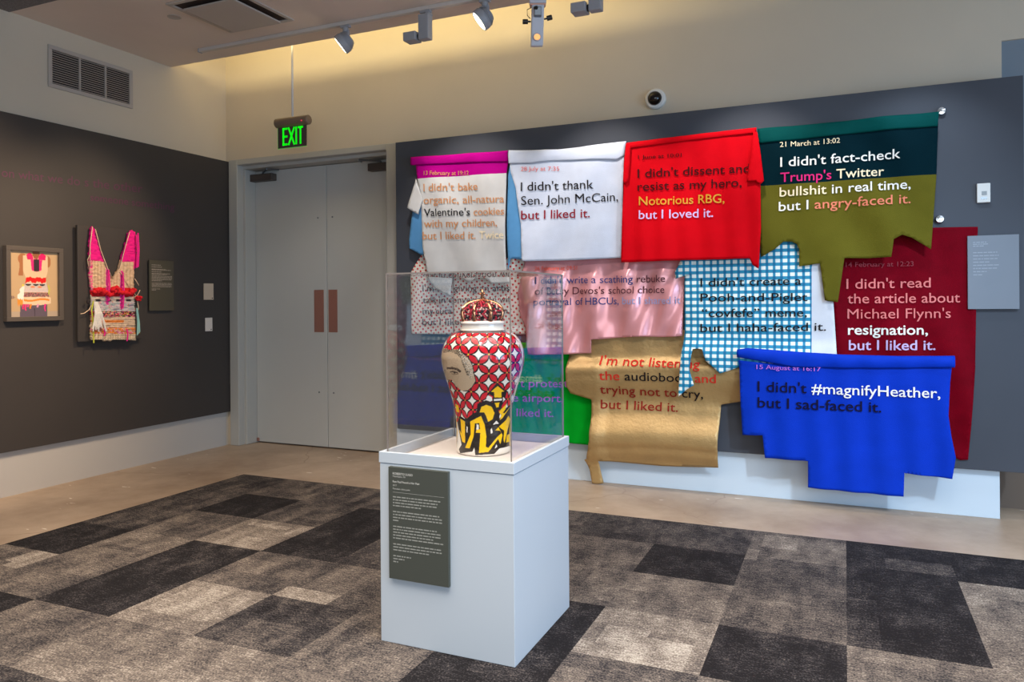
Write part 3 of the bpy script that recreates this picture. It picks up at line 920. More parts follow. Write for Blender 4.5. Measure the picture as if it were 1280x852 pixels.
# --- gold lame top
def gold_fn():
    xs = [(px_, d) for px_, d in ((420, .0), (443, .006), (459, .070), (468, .062), (502, .012), (512, .022), (543, .108), (550, .104), (560, .070), (583, .006), (606, .0))]
    zz = [(ZP(a, BK, 820), d) for a, d in xs]
    n = wr(31, .007, 5); xl = XPx(742, BK); xr = XPx(902, BK)
    def f(x, z):
        zq = z + .03 * nz(x * 2.2, 4.4) - .02 * (x - XPx(820, BK))
        if zq >= zz[0][0]: d = zz[0][1]
        elif zq <= zz[-1][0]: d = zz[-1][1]
        else:
            for (za, da), (zb_, db) in zip(zz, zz[1:]):
                if zb_ <= zq <= za:
                    t = (za - zq) / (za - zb_); t = t * t * (3 - 2 * t); d = da + (db - da) * t; break
        return .013 + d + n(x, z) + .028 * max(0, min(1, (XPx(762, BK) - x) / .08)) * max(0, min(1, (ZP(443, BK, 740) - z) / .05))
    return f
t = Textile('printed_blouse', 'gold lame top with red lettering hanging below the pink satin cloth', 'shirt',
            [(712.7, 440), (720, 415), (735, 410), (860, 412), (900, 412), (932, 430), (932, 500), (926.8, 501), (902, 505), (900, 550), (898.6, 583.4), (860, 582.5), (826.8, 581.4), (790, 578), (750.7, 574), (753, 588), (756, 602.5), (749, 603.5), (742, 602.5), (739, 585), (733.8, 572.4), (736.6, 571.5), (743.7, 546), (742, 498), (717, 490), (712.7, 481)],
            BK, gold_fn())
t.panel('cloth_body', C_gold)
t.text([("I'm not listening", 753, 454.6, 877, 459.2, 11, [("I'm not listening", 0)], .005), ("the audiobook and", 753.5, 473, 897, 477.3, 11, [("the audiobook and", 0), ("audiobook", 1)], .005),
        ("trying not to cry,", 753.5, 490.4, 880, 497, 11, [("trying not to cry,", 2), ("cry,", 1)], .005), ("but I liked it.", 753.5, 509, 848.7, 513.5, 11, [("but I liked it.", 2)], .005)], [I_red, I_black, ink('brick', (140, 34, 26))])
# --- green shirt
t = Textile('printed_shirt', 'bright green shirt hanging low behind the display case', 'shirt', [(606, 424), (655, 428), (700, 424), (730, 430), (744.5, 470), (744.5, 556.5), (725, 554.5), (707, 552.5), (650, 546), (606, 541)], BK,
            add(const(.008), folds(11, .012, .13), wr(12)))
t.panel('cloth_body', C_green)
t.text([("I didn't protest", 612, 483, 711, 483.5, 10, [("I didn't protest", 0)], .004), ("at the airport,", 610, 500.5, 705, 502, 10, [("at the airport,", 0)], .004), ("but I liked it.", 612, 519, 693, 520.5, 10, [("but I liked it.", 0)], .004)], [I_violet])
# --- polka dot top
t = Textile('printed_blouse', 'white top with small red polka dots hanging under the grey shirt', 'shirt', [(529, 317), (535, 330), (640, 322), (657, 320), (662, 345), (657, 417.5), (600, 417.5), (515.5, 417), (513.6, 341.5)], BK,
            add(const(.010), folds(3, .010, .21), wr(4)))
t.panel('cloth_body', C_polka)
I_grb = ink('grey_brown', (96, 84, 86))
t.text([("I'm not giving an artis", 529.6, 364.2, 638.4, 363.6, 8, [("I'm not giving an artis", 0), ("artis", 1)], .004), ("talk in conversation wit", 530, 378.6, 640, 377.5, 8, [("talk in conversation wit", 0)], .004),
        ("my cura", 530, 392.3, 566, 392, 8, [("my cura", 0)], .004), ("on,", 624, 391.8, 639, 391.6, 8, [("on,", 0)], .004), ("but I liked it.", 529.6, 406, 596, 405.6, 8, [("but I liked it.", 0)], .004)], [I_grb, I_navy])
# --- burgundy
t = Textile('printed_shirt', 'burgundy shirt with pink and white lettering under the olive and teal shirt', 'shirt',
            [(1041, 330), (1052, 308), (1110, 290), (1163.7, 284.7), (1222, 283.5), (1220, 360), (1218.6, 460), (1214, 520), (1209.8, 574), (1200, 574.5), (1193, 571), (1120, 560), (1060, 500), (1044, 445)], BK,
            add(const(.010), folds(21, .034, .30, .35, lambda x, z: min(1, max(.25, (ZP(330, BK, 1130) - z) * 1.5))), wr(22, .008, 3)))
t.panel('cloth_body', C_bord)
t.text([("14 February at 12:23", 1057, 333.7, 1141.7, 332.5, 6, [("14 February at 12:23", 0)], .003), ("I didn't read", 1058, 360.8, 1163, 359, 12.4, [("I didn't read", 1)], .005), ("the article about", 1059.3, 379, 1199.6, 377.7, 12.4, [("the article about", 1)], .005),
        ("Michael Flynn's", 1059.3, 398, 1188, 397, 12.4, [("Michael Flynn's", 1)], .012), ("resignation,", 1060, 417.8, 1159.5, 417.8, 12.4, [("resignation,", 2)], .012), ("but I liked it.", 1061, 436.9, 1168.8, 436.9, 12.4, [("but I liked it.", 3)], .010)],
       [ink('dim_rose', (150, 60, 70)), I_rose, I_white, I_lav])
# --- pink satin
pinkf = add(folds(41, .052, .26, .18), folds(42, .016, .13, -.35), wr(43, .012, 4))
pinkfade = lambda z: min(1, max(.06, (ZP(324, BK, 760) - z) / .14))
YPK = BK - .028
t = Textile('printed_cloth', 'glossy pink satin cloth with dark lettering hanging under the white shirt', 'cloth',
            [(656.3, 318), (700, 316), (780, 312), (860, 312), (857, 345), (855.4, 352), (853.8, 419.6), (830, 421), (800, 420), (770, 422), (740.8, 424), (739.9, 441), (700, 442.5), (660, 443), (659, 425), (657, 410), (650.7, 395), (646.9, 367), (654.4, 344.5)], YPK,
            lambda x, z: pinkfade(z) * pinkf(x, z))
t.panel('cloth_body', C_pink, res=.016)
t.text([("26 February at 09:51", 669.4, 338, 722, 337, 5, [("26 February at 09:51", 0)], .006), ("I didn't write a scathing rebuke", 670.4, 354.8, 832.8, 352.3, 9, [("I didn't write a scathing rebuke", 1), ("rebuke", 2)], .004),
        ("of Betsy Devos's school choice", 670.4, 368.2, 831.9, 366, 9, [("of Betsy Devos's school choice", 2)], .004), ("portrayal of HBCUs, but I shared it", 669.8, 381.5, 851, 379.2, 9, [("portrayal of HBCUs,", 1), ("but I shared it", 3)], .004)],
       [I_or, I_blue, ink('warm_brown', (92, 52, 60)), I_grey], off=.009)
# --- grey shirt with magenta yoke
YG = BK - .062
f = add(folds(51, .018, .40, .5), wr(52, .014, 3))
t = Textile('printed_shirt', 'silver grey shirt with a magenta yoke and copper lettering', 'shirt',
            [(519.5, 200), (636, 196), (633, 216), (632.5, 338), (638.5, 354), (614.5, 354.4), (604.8, 345.6), (599, 345.6), (585, 353.5), (575, 345.6), (565.7, 346.5), (563.8, 370), (545, 361), (537, 351), (534.6, 338.4), (529, 310), (527, 251.5), (521.7, 223.4)], YG, f)
zcut = lambda x, z: 1 if z > (PY(521, 223.4, YG).z + (PY(636, 216, YG).z - PY(521, 223.4, YG).z) * (x - XPx(521, YG)) / (XPx(636, YG) - XPx(521, YG))) else 0
t.panel('cloth_body', [C_grey, C_mag], cuts=[[(521, 223.4), (636, 216)]], matfn=zcut)
t.panel('sleeve', C_grey, [(521, 223.6), (529.5, 250), (526, 262), (524.7, 268.4), (517, 264), (510.6, 259.8)], off=.012)
t.panel('lining', C_blue1, [(516, 262), (530, 250), (530, 318), (525, 318), (510.6, 310), (510.6, 298.5)], off=-.015)
t.hem('rolled_hem', C_mag, [(514, 196.4), (575, 192.5), (635.8, 188.2)], [(514.6, 206.8), (575, 204), (635.8, 202.3)], .012)
t.text([("13 February at 19:12", 531, 219, 586.7, 218.7, 5.2, [("13 February at 19:12", 0)], .01), ("I didn't bake", 530.4, 239.3, 598, 237.5, 9.5, [("I didn't bake", 0)], .005), ("organic, all-natura", 530.4, 254.8, 631.0, 253, 9.5, [("organic, all-natura", 0)], .005),
        ("Valentine's cookies", 531, 270.3, 631.5, 268.5, 9.5, [("Valentine's cookies", 0), ("Valentine's", 1)], .005), ("with my children,", 531, 284.2, 623, 282.7, 9.5, [("with my children,", 0)], .005), ("but I liked it. Twice", 529.4, 299.2, 631, 298, 9.5, [("but I liked it. Twice", 0), ("Twice", 2)], .005)], [I_gold, I_black, I_cream])
# --- white shirt
YWH = BK - .080
f = add(folds(61, .018, .42, -.6), wr(62, .015, 2.6))
t = Textile('printed_shirt', 'white shirt with a rolled top and black and dark red lettering', 'shirt',
            [(637, 203), (700, 199), (780.5, 196), (780, 204.6), (778, 260), (776.6, 322), (720, 325), (652.5, 326.5), (651, 280), (645, 235), (638, 215)], YWH, f)
t.panel('cloth_body', C_lilac)
t.panel('sleeve', C_blue1, [(636.5, 206), (645, 228), (652.5, 275), (653, 324), (637.5, 323), (634.5, 338), (633.8, 290), (634, 220)], off=-.012)
t.hem('rolled_hem', C_lilac, [(636.2, 187.7), (665, 188), (697.7, 187), (740, 182), (783.4, 176.6)], [(636.4, 204.6), (665, 204.5), (692, 201.5), (740, 200), (772, 200.5), (781, 195)], .012)
t.text([("28 July at 7:35", 652, 214, 699.6, 213.5, 5.2, [("28 July at 7:35", 0)], .004), ("I didn't thank", 652, 239, 742.3, 235.6, 11, [("I didn't thank", 1)], .004), ("Sen. John McCain,", 652.4, 256.4, 773, 251, 11, [("Sen. John McCain,", 1)], .004), ("but I liked it.", 652, 274.3, 737.7, 271.5, 11, [("but I liked it.", 2)], .008)], [I_rose, I_black, I_dred])
# --- gingham
YGI = BK - .062
f = add(folds(71, .010, .3, .1), wr(72, .007, 4), lambda x, z: .035 * max(0, min(1, (ZP(424, BK, 900) - z) / .1)), lambda x, z: .03 * max(0, min(1, (ZP(414, BK, 860) - z) / .16)) * max(0, min(1, (XPx(885, BK) - x) / .06)))
t = Textile('printed_blouse', 'blue and white gingham top with black lettering and one white side', 'shirt',
            [(852, 324), (866, 312), (950, 300), (969, 298), (980, 296), (1010, 305), (1026, 329), (1031, 375), (1041.7, 376), (1046, 442.6), (1040, 452), (930, 455), (923, 459), (901, 466), (892, 458), (883, 450), (879, 436), (873, 434.5), (867.4, 435.5), (863.6, 460.7), (867, 472), (869.5, 480), (861, 485), (850, 494.5), (852, 458), (855.8, 419), (855.8, 347), (853, 330)], YGI, f)
xw = XPx(1014.6, YGI)
t.panel('cloth_body', [C_ging, C_white], cuts=[[(1016.5, 322), (1014.6, 335), (1014.6, 446)]], matfn=lambda x, z: 1 if x > XPx(1014.8, YGI) else 0)
t.panel('sleeve', C_ging, [(852, 324), (866, 322), (866, 342.5), (855, 345), (845, 348.4), (844, 340.7)], off=.014)
t.text([("I didn't create a", 876, 358, 1001.7, 355.6, 10.4, [("I didn't create a", 0)], .004), ("Pooh-and-Piglet", 876, 376.8, 1009.4, 376, 10.4, [("Pooh-and-Piglet", 0)], .004), ("\u201ccovfefe\u201d meme,", 877.8, 396, 1008.6, 395.4, 10.4, [("\u201ccovfefe\u201d meme,", 0)], .004),
        ("but I haha-faced it.", 876, 414.7, 1032.6, 413, 10.4, [("but I haha-faced it.", 0)], .004)], [I_black])
# --- teal and olive
YO = BK - .085
f = add(folds(81, .020, .36, .5), wr(82, .013, 3), lambda x, z: .015 * max(0, 1 - abs(x - XPx(1125, BK)) / .25))
t = Textile('printed_shirt', 'dark teal and olive shirt with cream lettering at the panel top', 'shirt',
            [(947, 172), (1060, 160), (1172.5, 150), (1170.5, 219.7), (1163.7, 311.4), (1148, 302), (1139.5, 297), (1127.5, 293.6), (1117, 298.8), (1113.8, 321), (1085, 322.5), (1055.5, 322.4), (1047.3, 377.4), (1031.3, 375.3), (1028, 352), (1024.9, 329), (999, 332.9), (999, 311), (996, 305), (990, 302), (979.7, 302), (969.4, 311), (951.3, 321.3), (948, 260)], YO, f)
def olive_z(x): 
    a, b = PY(953, 232, YO), PY(1170.5, 218, YO)
    return a.z + (b.z - a.z) * (x - a.x) / (b.x - a.x)
t.panel('cloth_body', [C_olive, C_dteal], cuts=[[(949, 232.4), (1170.3, 218)]], matfn=lambda x, z: 1 if z > olive_z(x) else 0)
t.hem('rolled_hem', C_teal, [(947, 161.5), (1060, 151), (1173.5, 140)], [(949, 180), (1060, 168), (1171.5, 158.5)], .008)
t.text([("21 March at 13:02", 975.2, 184.5, 1050, 179, 6.4, [("21 March at 13:02", 0)], .012), ("I didn't fact-check", 975.6, 208.9, 1125, 198.4, 11.8, [("I didn't fact-check", 3)], .006), ("Trump's Twitter", 975.6, 227.8, 1105, 219.7, 11.8, [("Trump's Twitter", 0), ("Trump's", 1)], .006),
        ("bullshit in real time,", 974.5, 245.7, 1138, 235.8, 11.8, [("bullshit in real time,", 3), ("bullshit", 0)], .006), ("but I angry-faced it.", 973.5, 263.9, 1138, 254, 11.8, [("but I angry-faced it.", 3), ("angry-faced it.", 2)], .006)], [I_cream, I_pink, I_salm, I_white])
# --- red tee
YR = BK - .12
f = add(folds(91, .020, .16, .05, lambda x, z: .3 + .7 * min(1, max(0, (ZP(190, BK, 860) - z) / .4))), wr(92, .006, 3))
t = Textile('printed_shirt', 'bright red shirt with maroon, mustard and white lettering', 'shirt',
            [(783, 181), (860, 172), (945.3, 161), (948.5, 175), (951, 233), (951.5, 285), (948.5, 336), (941, 331), (936.7, 322.8), (900, 324), (840, 325.5), (776.9, 328), (778, 280), (780, 226.6)], YR, f)
t.panel('cloth_body', C_red)
t.panel('sleeve', C_red, [(942, 165), (947, 166), (950.8, 189), (955.5, 226.6), (951, 231), (945, 226.5), (934, 228)], off=.018)
t.panel('sleeve', C_red, [(783, 180), (789, 182), (788, 205), (786, 226.6), (782, 230), (779.8, 226.8), (780.5, 205)], off=.016)
t.hem('rolled_hem', C_red, [(782.8, 178.5), (860, 169), (946, 159.2)], [(784.5, 186), (860, 176), (944.5, 166.5)], .010)
t.text([("1 June at 10:01", 798, 199, 852.5, 196.3, 4.8, [("1 June at 10:01", 0)], .004), ("I didn't dissent and", 797.5, 222.4, 937.4, 215.5, 11, [("I didn't dissent and", 0)], .006), ("resist as my hero,", 797.5, 238.8, 927.4, 233.4, 11, [("resist as my hero,", 0)], .006),
        ("Notorious RBG,", 799.2, 256.7, 905.8, 253.4, 11, [("Notorious RBG,", 1)], .008), ("but I loved it.", 799.2, 273.9, 892, 271.3, 11, [("but I loved it.", 2)], .008)], [I_mar, I_ylw, I_lav])
# --- cobalt
YC = BK - .13
f = add(folds(95, .024, .19, .08, lambda x, z: .35 + .65 * min(1, max(0, (ZP(470, BK, 1060) - z) / .5))), wr(96, .007, 3))
t = Textile('printed_blouse', 'cobalt blue stepped hem top with white and navy lettering, lowest on the panel', 'shirt',
            [(923, 450), (990, 457), (1100, 457), (1190, 457), (1187.5, 480), (1185.4, 519), (1189, 545), (1194.6, 571), (1190, 597.8), (1160, 594.5), (1130.5, 590.8), (1129.5, 620.4), (1070, 615), (1009.9, 609), (1009.9, 576), (956.5, 571.9), (953.4, 543.5), (928, 543.5), (925.5, 500), (924.4, 461)], YC, f)
t.panel('cloth_body', C_cob)
t.hem('rolled_hem', C_cob, [(921.4, 436.6), (935, 434.6), (1000, 439.5), (1052.6, 442.7), (1120, 444.5), (1193.5, 444.3)], [(921.4, 446.2), (938, 448.5), (991.6, 458.5), (1060, 460), (1120, 460), (1193.5, 459)], .018)
t.text([("15 August at 16:17", 945.8, 460.6, 1026, 463.6, 5.4, [("15 August at 16:17", 2)], .006), ("I didn't #magnifyHeather,", 947.3, 488.7, 1175, 497.2, 13, [("I didn't #magnifyHeather,", 0), ("#magnifyHeather,", 1)], .006), ("but I sad-faced it.", 947.3, 508.6, 1101.5, 514.8, 13, [("but I sad-faced it.", 0)], .008)], [I_navy, I_white, I_violet], off=.009)

for t in Textile.all: t.pins()
# magnets
m_mag = mat('polished_nickel', (214, 214, 216), .18, metal=1)
for (a, b), lab in (((1176.3, 139.5), 'round silver magnet holding the top corner of the teal shirt'), ((1174.3, 274), 'round silver magnet on the panel beside the olive lower half')):
    c = PY(a, b, BK)
    bm = bmesh.new(); revolve(bm, (c.x, BK - .0004, c.z), (0, -1, 0), [(0, .026), (.022, .026), (.028, .022), (.030, .005)], 28)
    tag(obj('magnet', bm, m_mag), lab, 'magnet', 'silver magnets')

# ------------------------------------------------------------------ items at the right of the panel
a, b = PY(1220.5, 230, BK), PY(1237.5, 253, BK)
root = empty('thermostat', ((a.x + b.x) / 2, BK, b.z), 'small white wall thermostat on the charcoal panel right of the shirts', 'thermostat')
obj('case', B(a.x, b.x, BK - .022, BK - .0005, b.z, a.z), WHITE, root, bevel=.004)
obj('display', B(a.x + .025, b.x - .02, BK - .0232, BK - .022, a.z - .075, a.z - .05), mat('lcd_grey', (150, 156, 160), .3), root)
bm = bmesh.new(); box(bm, a.x + .02, b.x - .02, BK - .0232, BK - .022, b.z + .02, b.z + .035)
obj('button_strip', bm, mat('silver_button', (170, 182, 194), .25, metal=.6), root)
a, b = PY(1209, 295, BK - .02), PY(1274, 386, BK - .02)
root = empty('wall_label', ((a.x + b.x) / 2, BK - .02, b.z), 'pale grey text label board beside the burgundy shirt', 'label')
obj('board', B(a.x, b.x, BK - .03, BK - .012, b.z, a.z), mat('pale_grey_board', (120, 127, 138), .45, vary=(8, .02)), root, bevel=.001)
obj('standoff', B(a.x + .05, b.x - .05, BK - .012, BK - .0005, b.z + .05, a.z - .05), m_blk, root)

def para(name, parent, plane, x0, x1, ys, h, m, seed, ragged=True, ends=None):
    """rows of word-length dashes; plane(u, v) -> world on the board; u, v in metres"""
    rnd = random.Random(seed); bm = bmesh.new()
    for k, y in enumerate(ys):
        x = x0; end = x1 if ends is None else x0 + (x1 - x0) * ends[k]
        while x < end - h:
            w_ = min(rnd.uniform(1.2, 5.5) * h, end - x)
            q = [bm.verts.new(plane(*p)) for p in ((x, y), (x + w_, y), (x + w_, y + h), (x, y + h))]
            bm.faces.new(q); x += w_ + h * .7
    return obj(name, bm, m, parent)
W_, H_ = b.x - a.x, a.z - b.z
pl = lambda u, v: (a.x + u, BK - .0306, b.z + v)
para('label_text', root, pl, .03, W_ - .1, [H_ - .045 - .012 * k for k in range(3)] + [H_ - .11 - .02 * k for k in range(8)], .006, mat('faint_white_print', (150, 157, 168), .5), 3, ends=[.5, .6, .4, .9, .95, .9, .6, .95, .9, .5, .4])

# ------------------------------------------------------------------ left wall: framed print, garment, label, plates, vinyl text
FX = XP
def framed():
    P_ = lambda a, b: PX(a, b, FX + .045)
    a, b = P_(8, 306), P_(80, 400)
    y0, y1 = a.y, b.y; z1, z0 = (a.z + P_(80, 311).z) / 2, (P_(9, 402).z + b.z) / 2
    root = empty('picture_frame', (FX, (y0 + y1) / 2, z0), 'dark framed colour print of a person wearing a woven garment', 'picture')
    m = mat('charcoal_frame_wood', (84, 76, 70), .5)
    bm = bmesh.new(); t = .033
    for q in ((y0, y1, z0, z0 + t), (y0, y1, z1 - t, z1), (y0, y0 + t, z0 + t, z1 - t), (y1 - t, y1, z0 + t, z1 - t)):
        box(bm, FX + .001, FX + .045, *q)
    obj('frame', bm, m, root, bevel=.002)
    # print, painted in the coordinates of the print
    nx, ny = 130, 170
    rnd = np.random.RandomState(2)
    U, V = np.meshgrid(np.linspace(95, 500, nx), np.linspace(140, 685, ny))
    C = np.zeros((ny, nx, 3)); C[:] = (192, 160, 122)
    C[V > 640] = (178, 158, 138)
    def pt(mask, c): C[mask] = c
    def ell(cx, cy, rx, ry): return ((U - cx) / rx) ** 2 + ((V - cy) / ry) ** 2 < 1
    sm = lambda v_, a_, b_: np.clip((v_ - a_) / (b_ - a_), 0, 1)
    pt(ell(203, 205, 38, 45) | ((U > 172 + 6 * np.sin(V * .03)) & (U < 208) & (V > 200) & (V < 345)), (164, 106, 68))
    pt(ell(416, 222, 24, 48), (164, 106, 68))
    pt((np.abs(U - 314) < 30) & (V < 215), (146, 92, 60))
    left = 206 + 22 * sm(V, 300, 360) * (1 - sm(V, 380, 500)) - 6 * sm(V, 400, 590); right = 414 - 16 * sm(V, 300, 360) * (1 - sm(V, 380, 480)) + 16 * sm(V, 420, 590)
    top = 178 - 26 * np.exp(-((U - 262) / 26) ** 2) - 26 * np.exp(-((U - 366) / 28) ** 2) + 40 * np.exp(-((U - 314) / 22) ** 2)
    tor = (U > left) & (U < right) & (V > top) & (V < 590 - 14 * ((U - 308) / 105) ** 2)
    pt(tor, (224, 188, 152))
    C[tor] += (14 * np.sin(U * .55 + V * .15) * np.sin(V * .6))[tor][:, None]
    strap = tor & (V < 210) & ((np.abs(U - 256 - (V - 150) * .2) < 26) | (np.abs(U - 372 + (V - 150) * .15) < 30)); pt(strap, (236, 30, 100))
    pt((np.abs(U - 318) < 50 - (V - 200) * .10) & (V > 205 + 8 * np.sin(U * .2)) & (V < 310 - np.abs(U - 318) * .3), (228, 40, 118))
    pt((np.abs(U - 318) < 25 - 4 * sm(V, 280, 305)) & (V > 205) & (V < 306), (58, 46, 50))
    wv = 7 * np.sin(U * .09) + 4 * np.sin(U * .23)
    pt(tor & (V > 358 + wv * .6) & (V < 398 + wv), (216, 30, 28))
    pt(tor & (V > 404 + wv * .4) & (V < 480), (198, 186, 178))
    for cu in (248, 312, 366): pt(tor & (((U - cu) / 24) ** 2 + ((V - 420 + .006 * (U - cu) ** 2) / 8) ** 2 < 1), (54, 46, 46))
    for cu in (285, 345): pt(tor & (((U - cu) / 20) ** 2 + ((V - 437) / 7) ** 2 < 1), (226, 130, 80))
    k = tor & (V > 440) & (V < 480) & (rnd.rand(ny, nx) > .8); pt(k, (228, 190, 196))
    pt(tor & (V > 482) & (V < 522), (168, 140, 124))
    k = tor & (V > 484) & (V < 520) & (rnd.rand(ny, nx) > .5); pt(k, (60, 40, 50))
    k = tor & (V > 484) & (V < 520) & (rnd.rand(ny, nx) > .85); pt(k, (220, 60, 90))
    hemb = 590 - 12 * ((U - 315) / 115) ** 2
    pt((U > 198) & (U < 438) & (V > 522 + wv * .5) & (V < hemb), (228, 198, 164))
    pt((U > 205) & (U < 425) & (np.abs(V - 546 - 7 * np.sin(U * .03)) < 8), (228, 134, 46))
    pt((U > 182 - (V - 590) * .04) & (U < 408) & (V > hemb), (98, 86, 98)); pt((np.abs(U - 300 - (V - 640) * .02) < 4) & (V > 615), (70, 60, 70))
    for u0, c, l in ((206, (226, 40, 110), 36), (226, (230, 60, 120), 50), (246, (214, 70, 130), 22), (266, (230, 130, 40), 34), (326, (226, 150, 180), 24), (388, (226, 40, 130), 58)):
        pt((np.abs(U - u0 - 3 * np.sin(V * .1)) < 8 - (V - 585) * .06) & (V > 580) & (V < 585 + l), c)
    pt((U > 196 - (V - 430) * .42 + 6 * np.sin(V * .12)) & (U > 158) & (U < 216 - (V - 430) * .06) & (V > 425) & (V < 545 + 8 * np.sin(U * .4)), (236, 228, 216))
    pt((np.abs(U - 180) < 22) & (V > 540 + 6 * np.sin(U * .3)) & (V < 590 + 12 * np.sin(U * .5)), (226, 142, 56))
    pt((np.hypot(U - 205, V - 425) < 9), (226, 200, 60)); pt((np.abs(U - 424 - 3 * np.sin(V * .1)) < 5) & (V > 420) & (V < 500), (190, 190, 60))
    pt(ell(118, 525, 22, 12) & (np.sin(U * .5) > -.3), (76, 40, 70))
    me = bpy.data.meshes.new('print')
    yy = np.linspace(y0 + t, y1 - t, nx); zz = np.linspace(z1 - t, z0 + t, ny)
    vv = [(FX + .022, float(y), float(z)) for z in zz for y in yy]
    ff = [(j * nx + i, (j + 1) * nx + i, (j + 1) * nx + i + 1, j * nx + i + 1) for j in range(ny - 1) for i in range(nx - 1)]
    me.from_pydata(vv, [], ff)
    at = me.color_attributes.new('col', 'FLOAT_COLOR', 'POINT')
    lin = (np.clip(C.reshape(-1, 3), 0, 255) / 255) ** 2.2
    at.data.foreach_set('color', np.hstack([lin, np.ones((len(lin), 1))]).astype(np.float32).ravel())
    link('print', me, attr_mat('print_ink', rough=.4), root)
framed()

def garment():
    X0 = FX + .055
    P_ = lambda cx, cy: PX(80 + cx / 4.483, 260 + cy / 4.483, X0)
    # mounting board
    a = PX(96.5, 281, FX + .04); b = PX(98.5, 427, FX + .04); c = PX(176, 424, FX + .04)
    root = empty('mounting_board', (FX, (a.y + c.y) / 2, b.z), 'dark mounting board behind the pink woven garment', 'board')
    obj('board', B(FX + .022, FX + .04, a.y, c.y + .02, b.z, a.z), m_darkL, root, bevel=.001)
    bm = bmesh.new(); box(bm, FX + .0008, FX + .022, a.y + .03, c.y - .02, b.z + .03, b.z + .06); box(bm, FX + .0008, FX + .022, a.y + .03, c.y - .02, a.z - .06, a.z - .03)
    obj('wall_batten', bm, m_blk, root)
    out = [(150, 100), (166, 118), (178, 170), (196, 235), (214, 290), (238, 345), (262, 398), (284, 370), (302, 340), (311, 300), (332, 225), (358, 135), (374, 127), (394, 134), (400, 230), (400, 330), (388, 345), (385, 400), (386, 480), (392, 560), (394, 660), (399, 742), (340, 738), (240, 735), (145, 738), (148, 640), (150, 480), (142, 400), (136, 320), (138, 200)]
    root = empty('woven_garment', (X0, P_(270, 400).y, P_(270, 740).z), 'hot pink and cream woven halter garment with red ruffle and tassels', 'garment')
    def colour(cx, cy):
        r = random.random()
        edge = 275 + .12 * cx if cx < 262 else 300
        if cy < edge: return (246, 20, 140)
        if 228 < cx < 246 and 330 < cy < 540: return (240, 60, 160)
        if 308 < cx < 324 and 350 < cy < 570: return (238, 40, 160)
        if cx < 156 and cy < 460: return (240, 50, 140) if r > .4 else (230, 170, 150)
        if cx > 384 and cy < 345: return (246, 20, 140)
        if cy < 448: 
            return (232, 196, 160) if int(cx / 9) % 2 else (214, 174, 138)
        if cy < 494: return (220, 16, 30)
        if cy < 508: return (226, 206, 186)
        if cy < 524: return (44, 40, 44) if math.sin(cx * .11) > -.1 else (190, 176, 170)
        if cy < 578:
            return random.choice(((190, 196, 192), (206, 206, 200), (222, 180, 196), (168, 182, 190), (232, 130, 170) if r > .7 else (205, 200, 190), (230, 140, 60) if r > .85 else (198, 196, 196)))
        if cy < 610: return random.choice(((40, 32, 40), (230, 60, 140), (214, 190, 170), (40, 34, 38), (220, 180, 60), (190, 60, 80)))
        if cy < 668:
            if abs(cy - 632) < 7 and cx < 330: return (232, 130, 50)
            return (230, 200, 170) if r > .2 else (212, 176, 150)
        if cy < 706: return random.choice(((236, 140, 40), (240, 150, 50), (236, 80, 150), (230, 190, 190), (236, 130, 30), (214, 196, 150)))
        return (236, 214, 184) if int(cx / 7) % 2 else (206, 176, 140)
    random.seed(4)
    v, f = fill([(x, y) for x, y in out], 5.2)
    # split by zone: straps, bodice, hem panels
    zones = {'shoulder_strap': lambda x, y: y < (275 + .12 * x if x < 262 else 300) , 'knitted_bodice': lambda x, y: y < 494, 'woven_panel': lambda x, y: True}
    done = set()
    cols = [colour(p.x, p.y) for p in v]
    gm = attr_mat('dyed_yarn', rough=.9, bump=(180, .8))
    def dep(cx, cy):
        return .012 + .010 * nz(cx * .05, cy * .09, 2) + .006 * math.sin(cy * .55) * (1 if cy > 494 else .3)
    for nm, test in zones.items():
        halves = ((lambda x: x < 262), (lambda x: x >= 262)) if nm == 'shoulder_strap' else ((lambda x: True),)
        for hf in halves:
            bm = bmesh.new(); lay = bm.verts.layers.float_color.new('col'); mp = {}
            for k, t in enumerate(f):
                if k in done: continue
                cx = sum(v[i].x for i in t) / 3; cy = sum(v[i].y for i in t) / 3
                if not (test(cx, cy) and hf(cx)): continue
                done.add(k)
                for i in t:
                    if i not in mp:
                        p = P_(v[i].x, v[i].y)
                        mp[i] = bm.verts.new((X0 + dep(v[i].x, v[i].y), p.y, p.z))
                        c_ = cols[i]; mp[i][lay] = (*[(q / 255) ** 2.2 for q in c_], 1)
                fa = bm.faces.new([mp[i] for i in t]); fa.smooth = True
            bm.normal_update()
            for fa in bm.faces:
                if fa.normal.x < 0: fa.normal_flip()
            me = bpy.data.meshes.new(nm); bm.to_mesh(me); bm.free()
            o = link(nm, me, gm, root); so = o.modifiers.new('thickness', 'SOLIDIFY'); so.thickness = .02; so.offset = -1
    def pw(cx, cy, d=.03): p = P_(cx, cy); return Vector((X0 + d, p.y, p.z))
    yarn = lambda n, c: mat('yarn_' + n, c, .9, bump=(120, .6))
    bm = bmesh.new(); rnd = random.Random(3)
    for k in range(46):
        cx = 152 + 228 * k / 45; cy = 470 + 9 * math.sin(cx * .06) + rnd.uniform(-8, 8)
        ball(bm, pw(cx, cy, .03 + rnd.uniform(0, .012)), rnd.uniform(.014, .022), 1, (.8, 1.1, 1))
    for k in range(8): ball(bm, pw(262 + rnd.uniform(-22, 22), 462 + rnd.uniform(-18, 14), .045), .02, 1)
    obj('ruffle', bm, yarn('crimson', (222, 14, 34)), root, smooth=True)
    bm = bmesh.new()
    for k in range(9): ball(bm, pw(405 + rnd.uniform(-14, 14), 503 + rnd.uniform(-16, 16), .02 + rnd.uniform(0, .02)), .014, 1)
    obj('pompom', bm, yarn('scarlet', (224, 10, 36)), root, smooth=True)
    # tassel
    bm = bmesh.new()
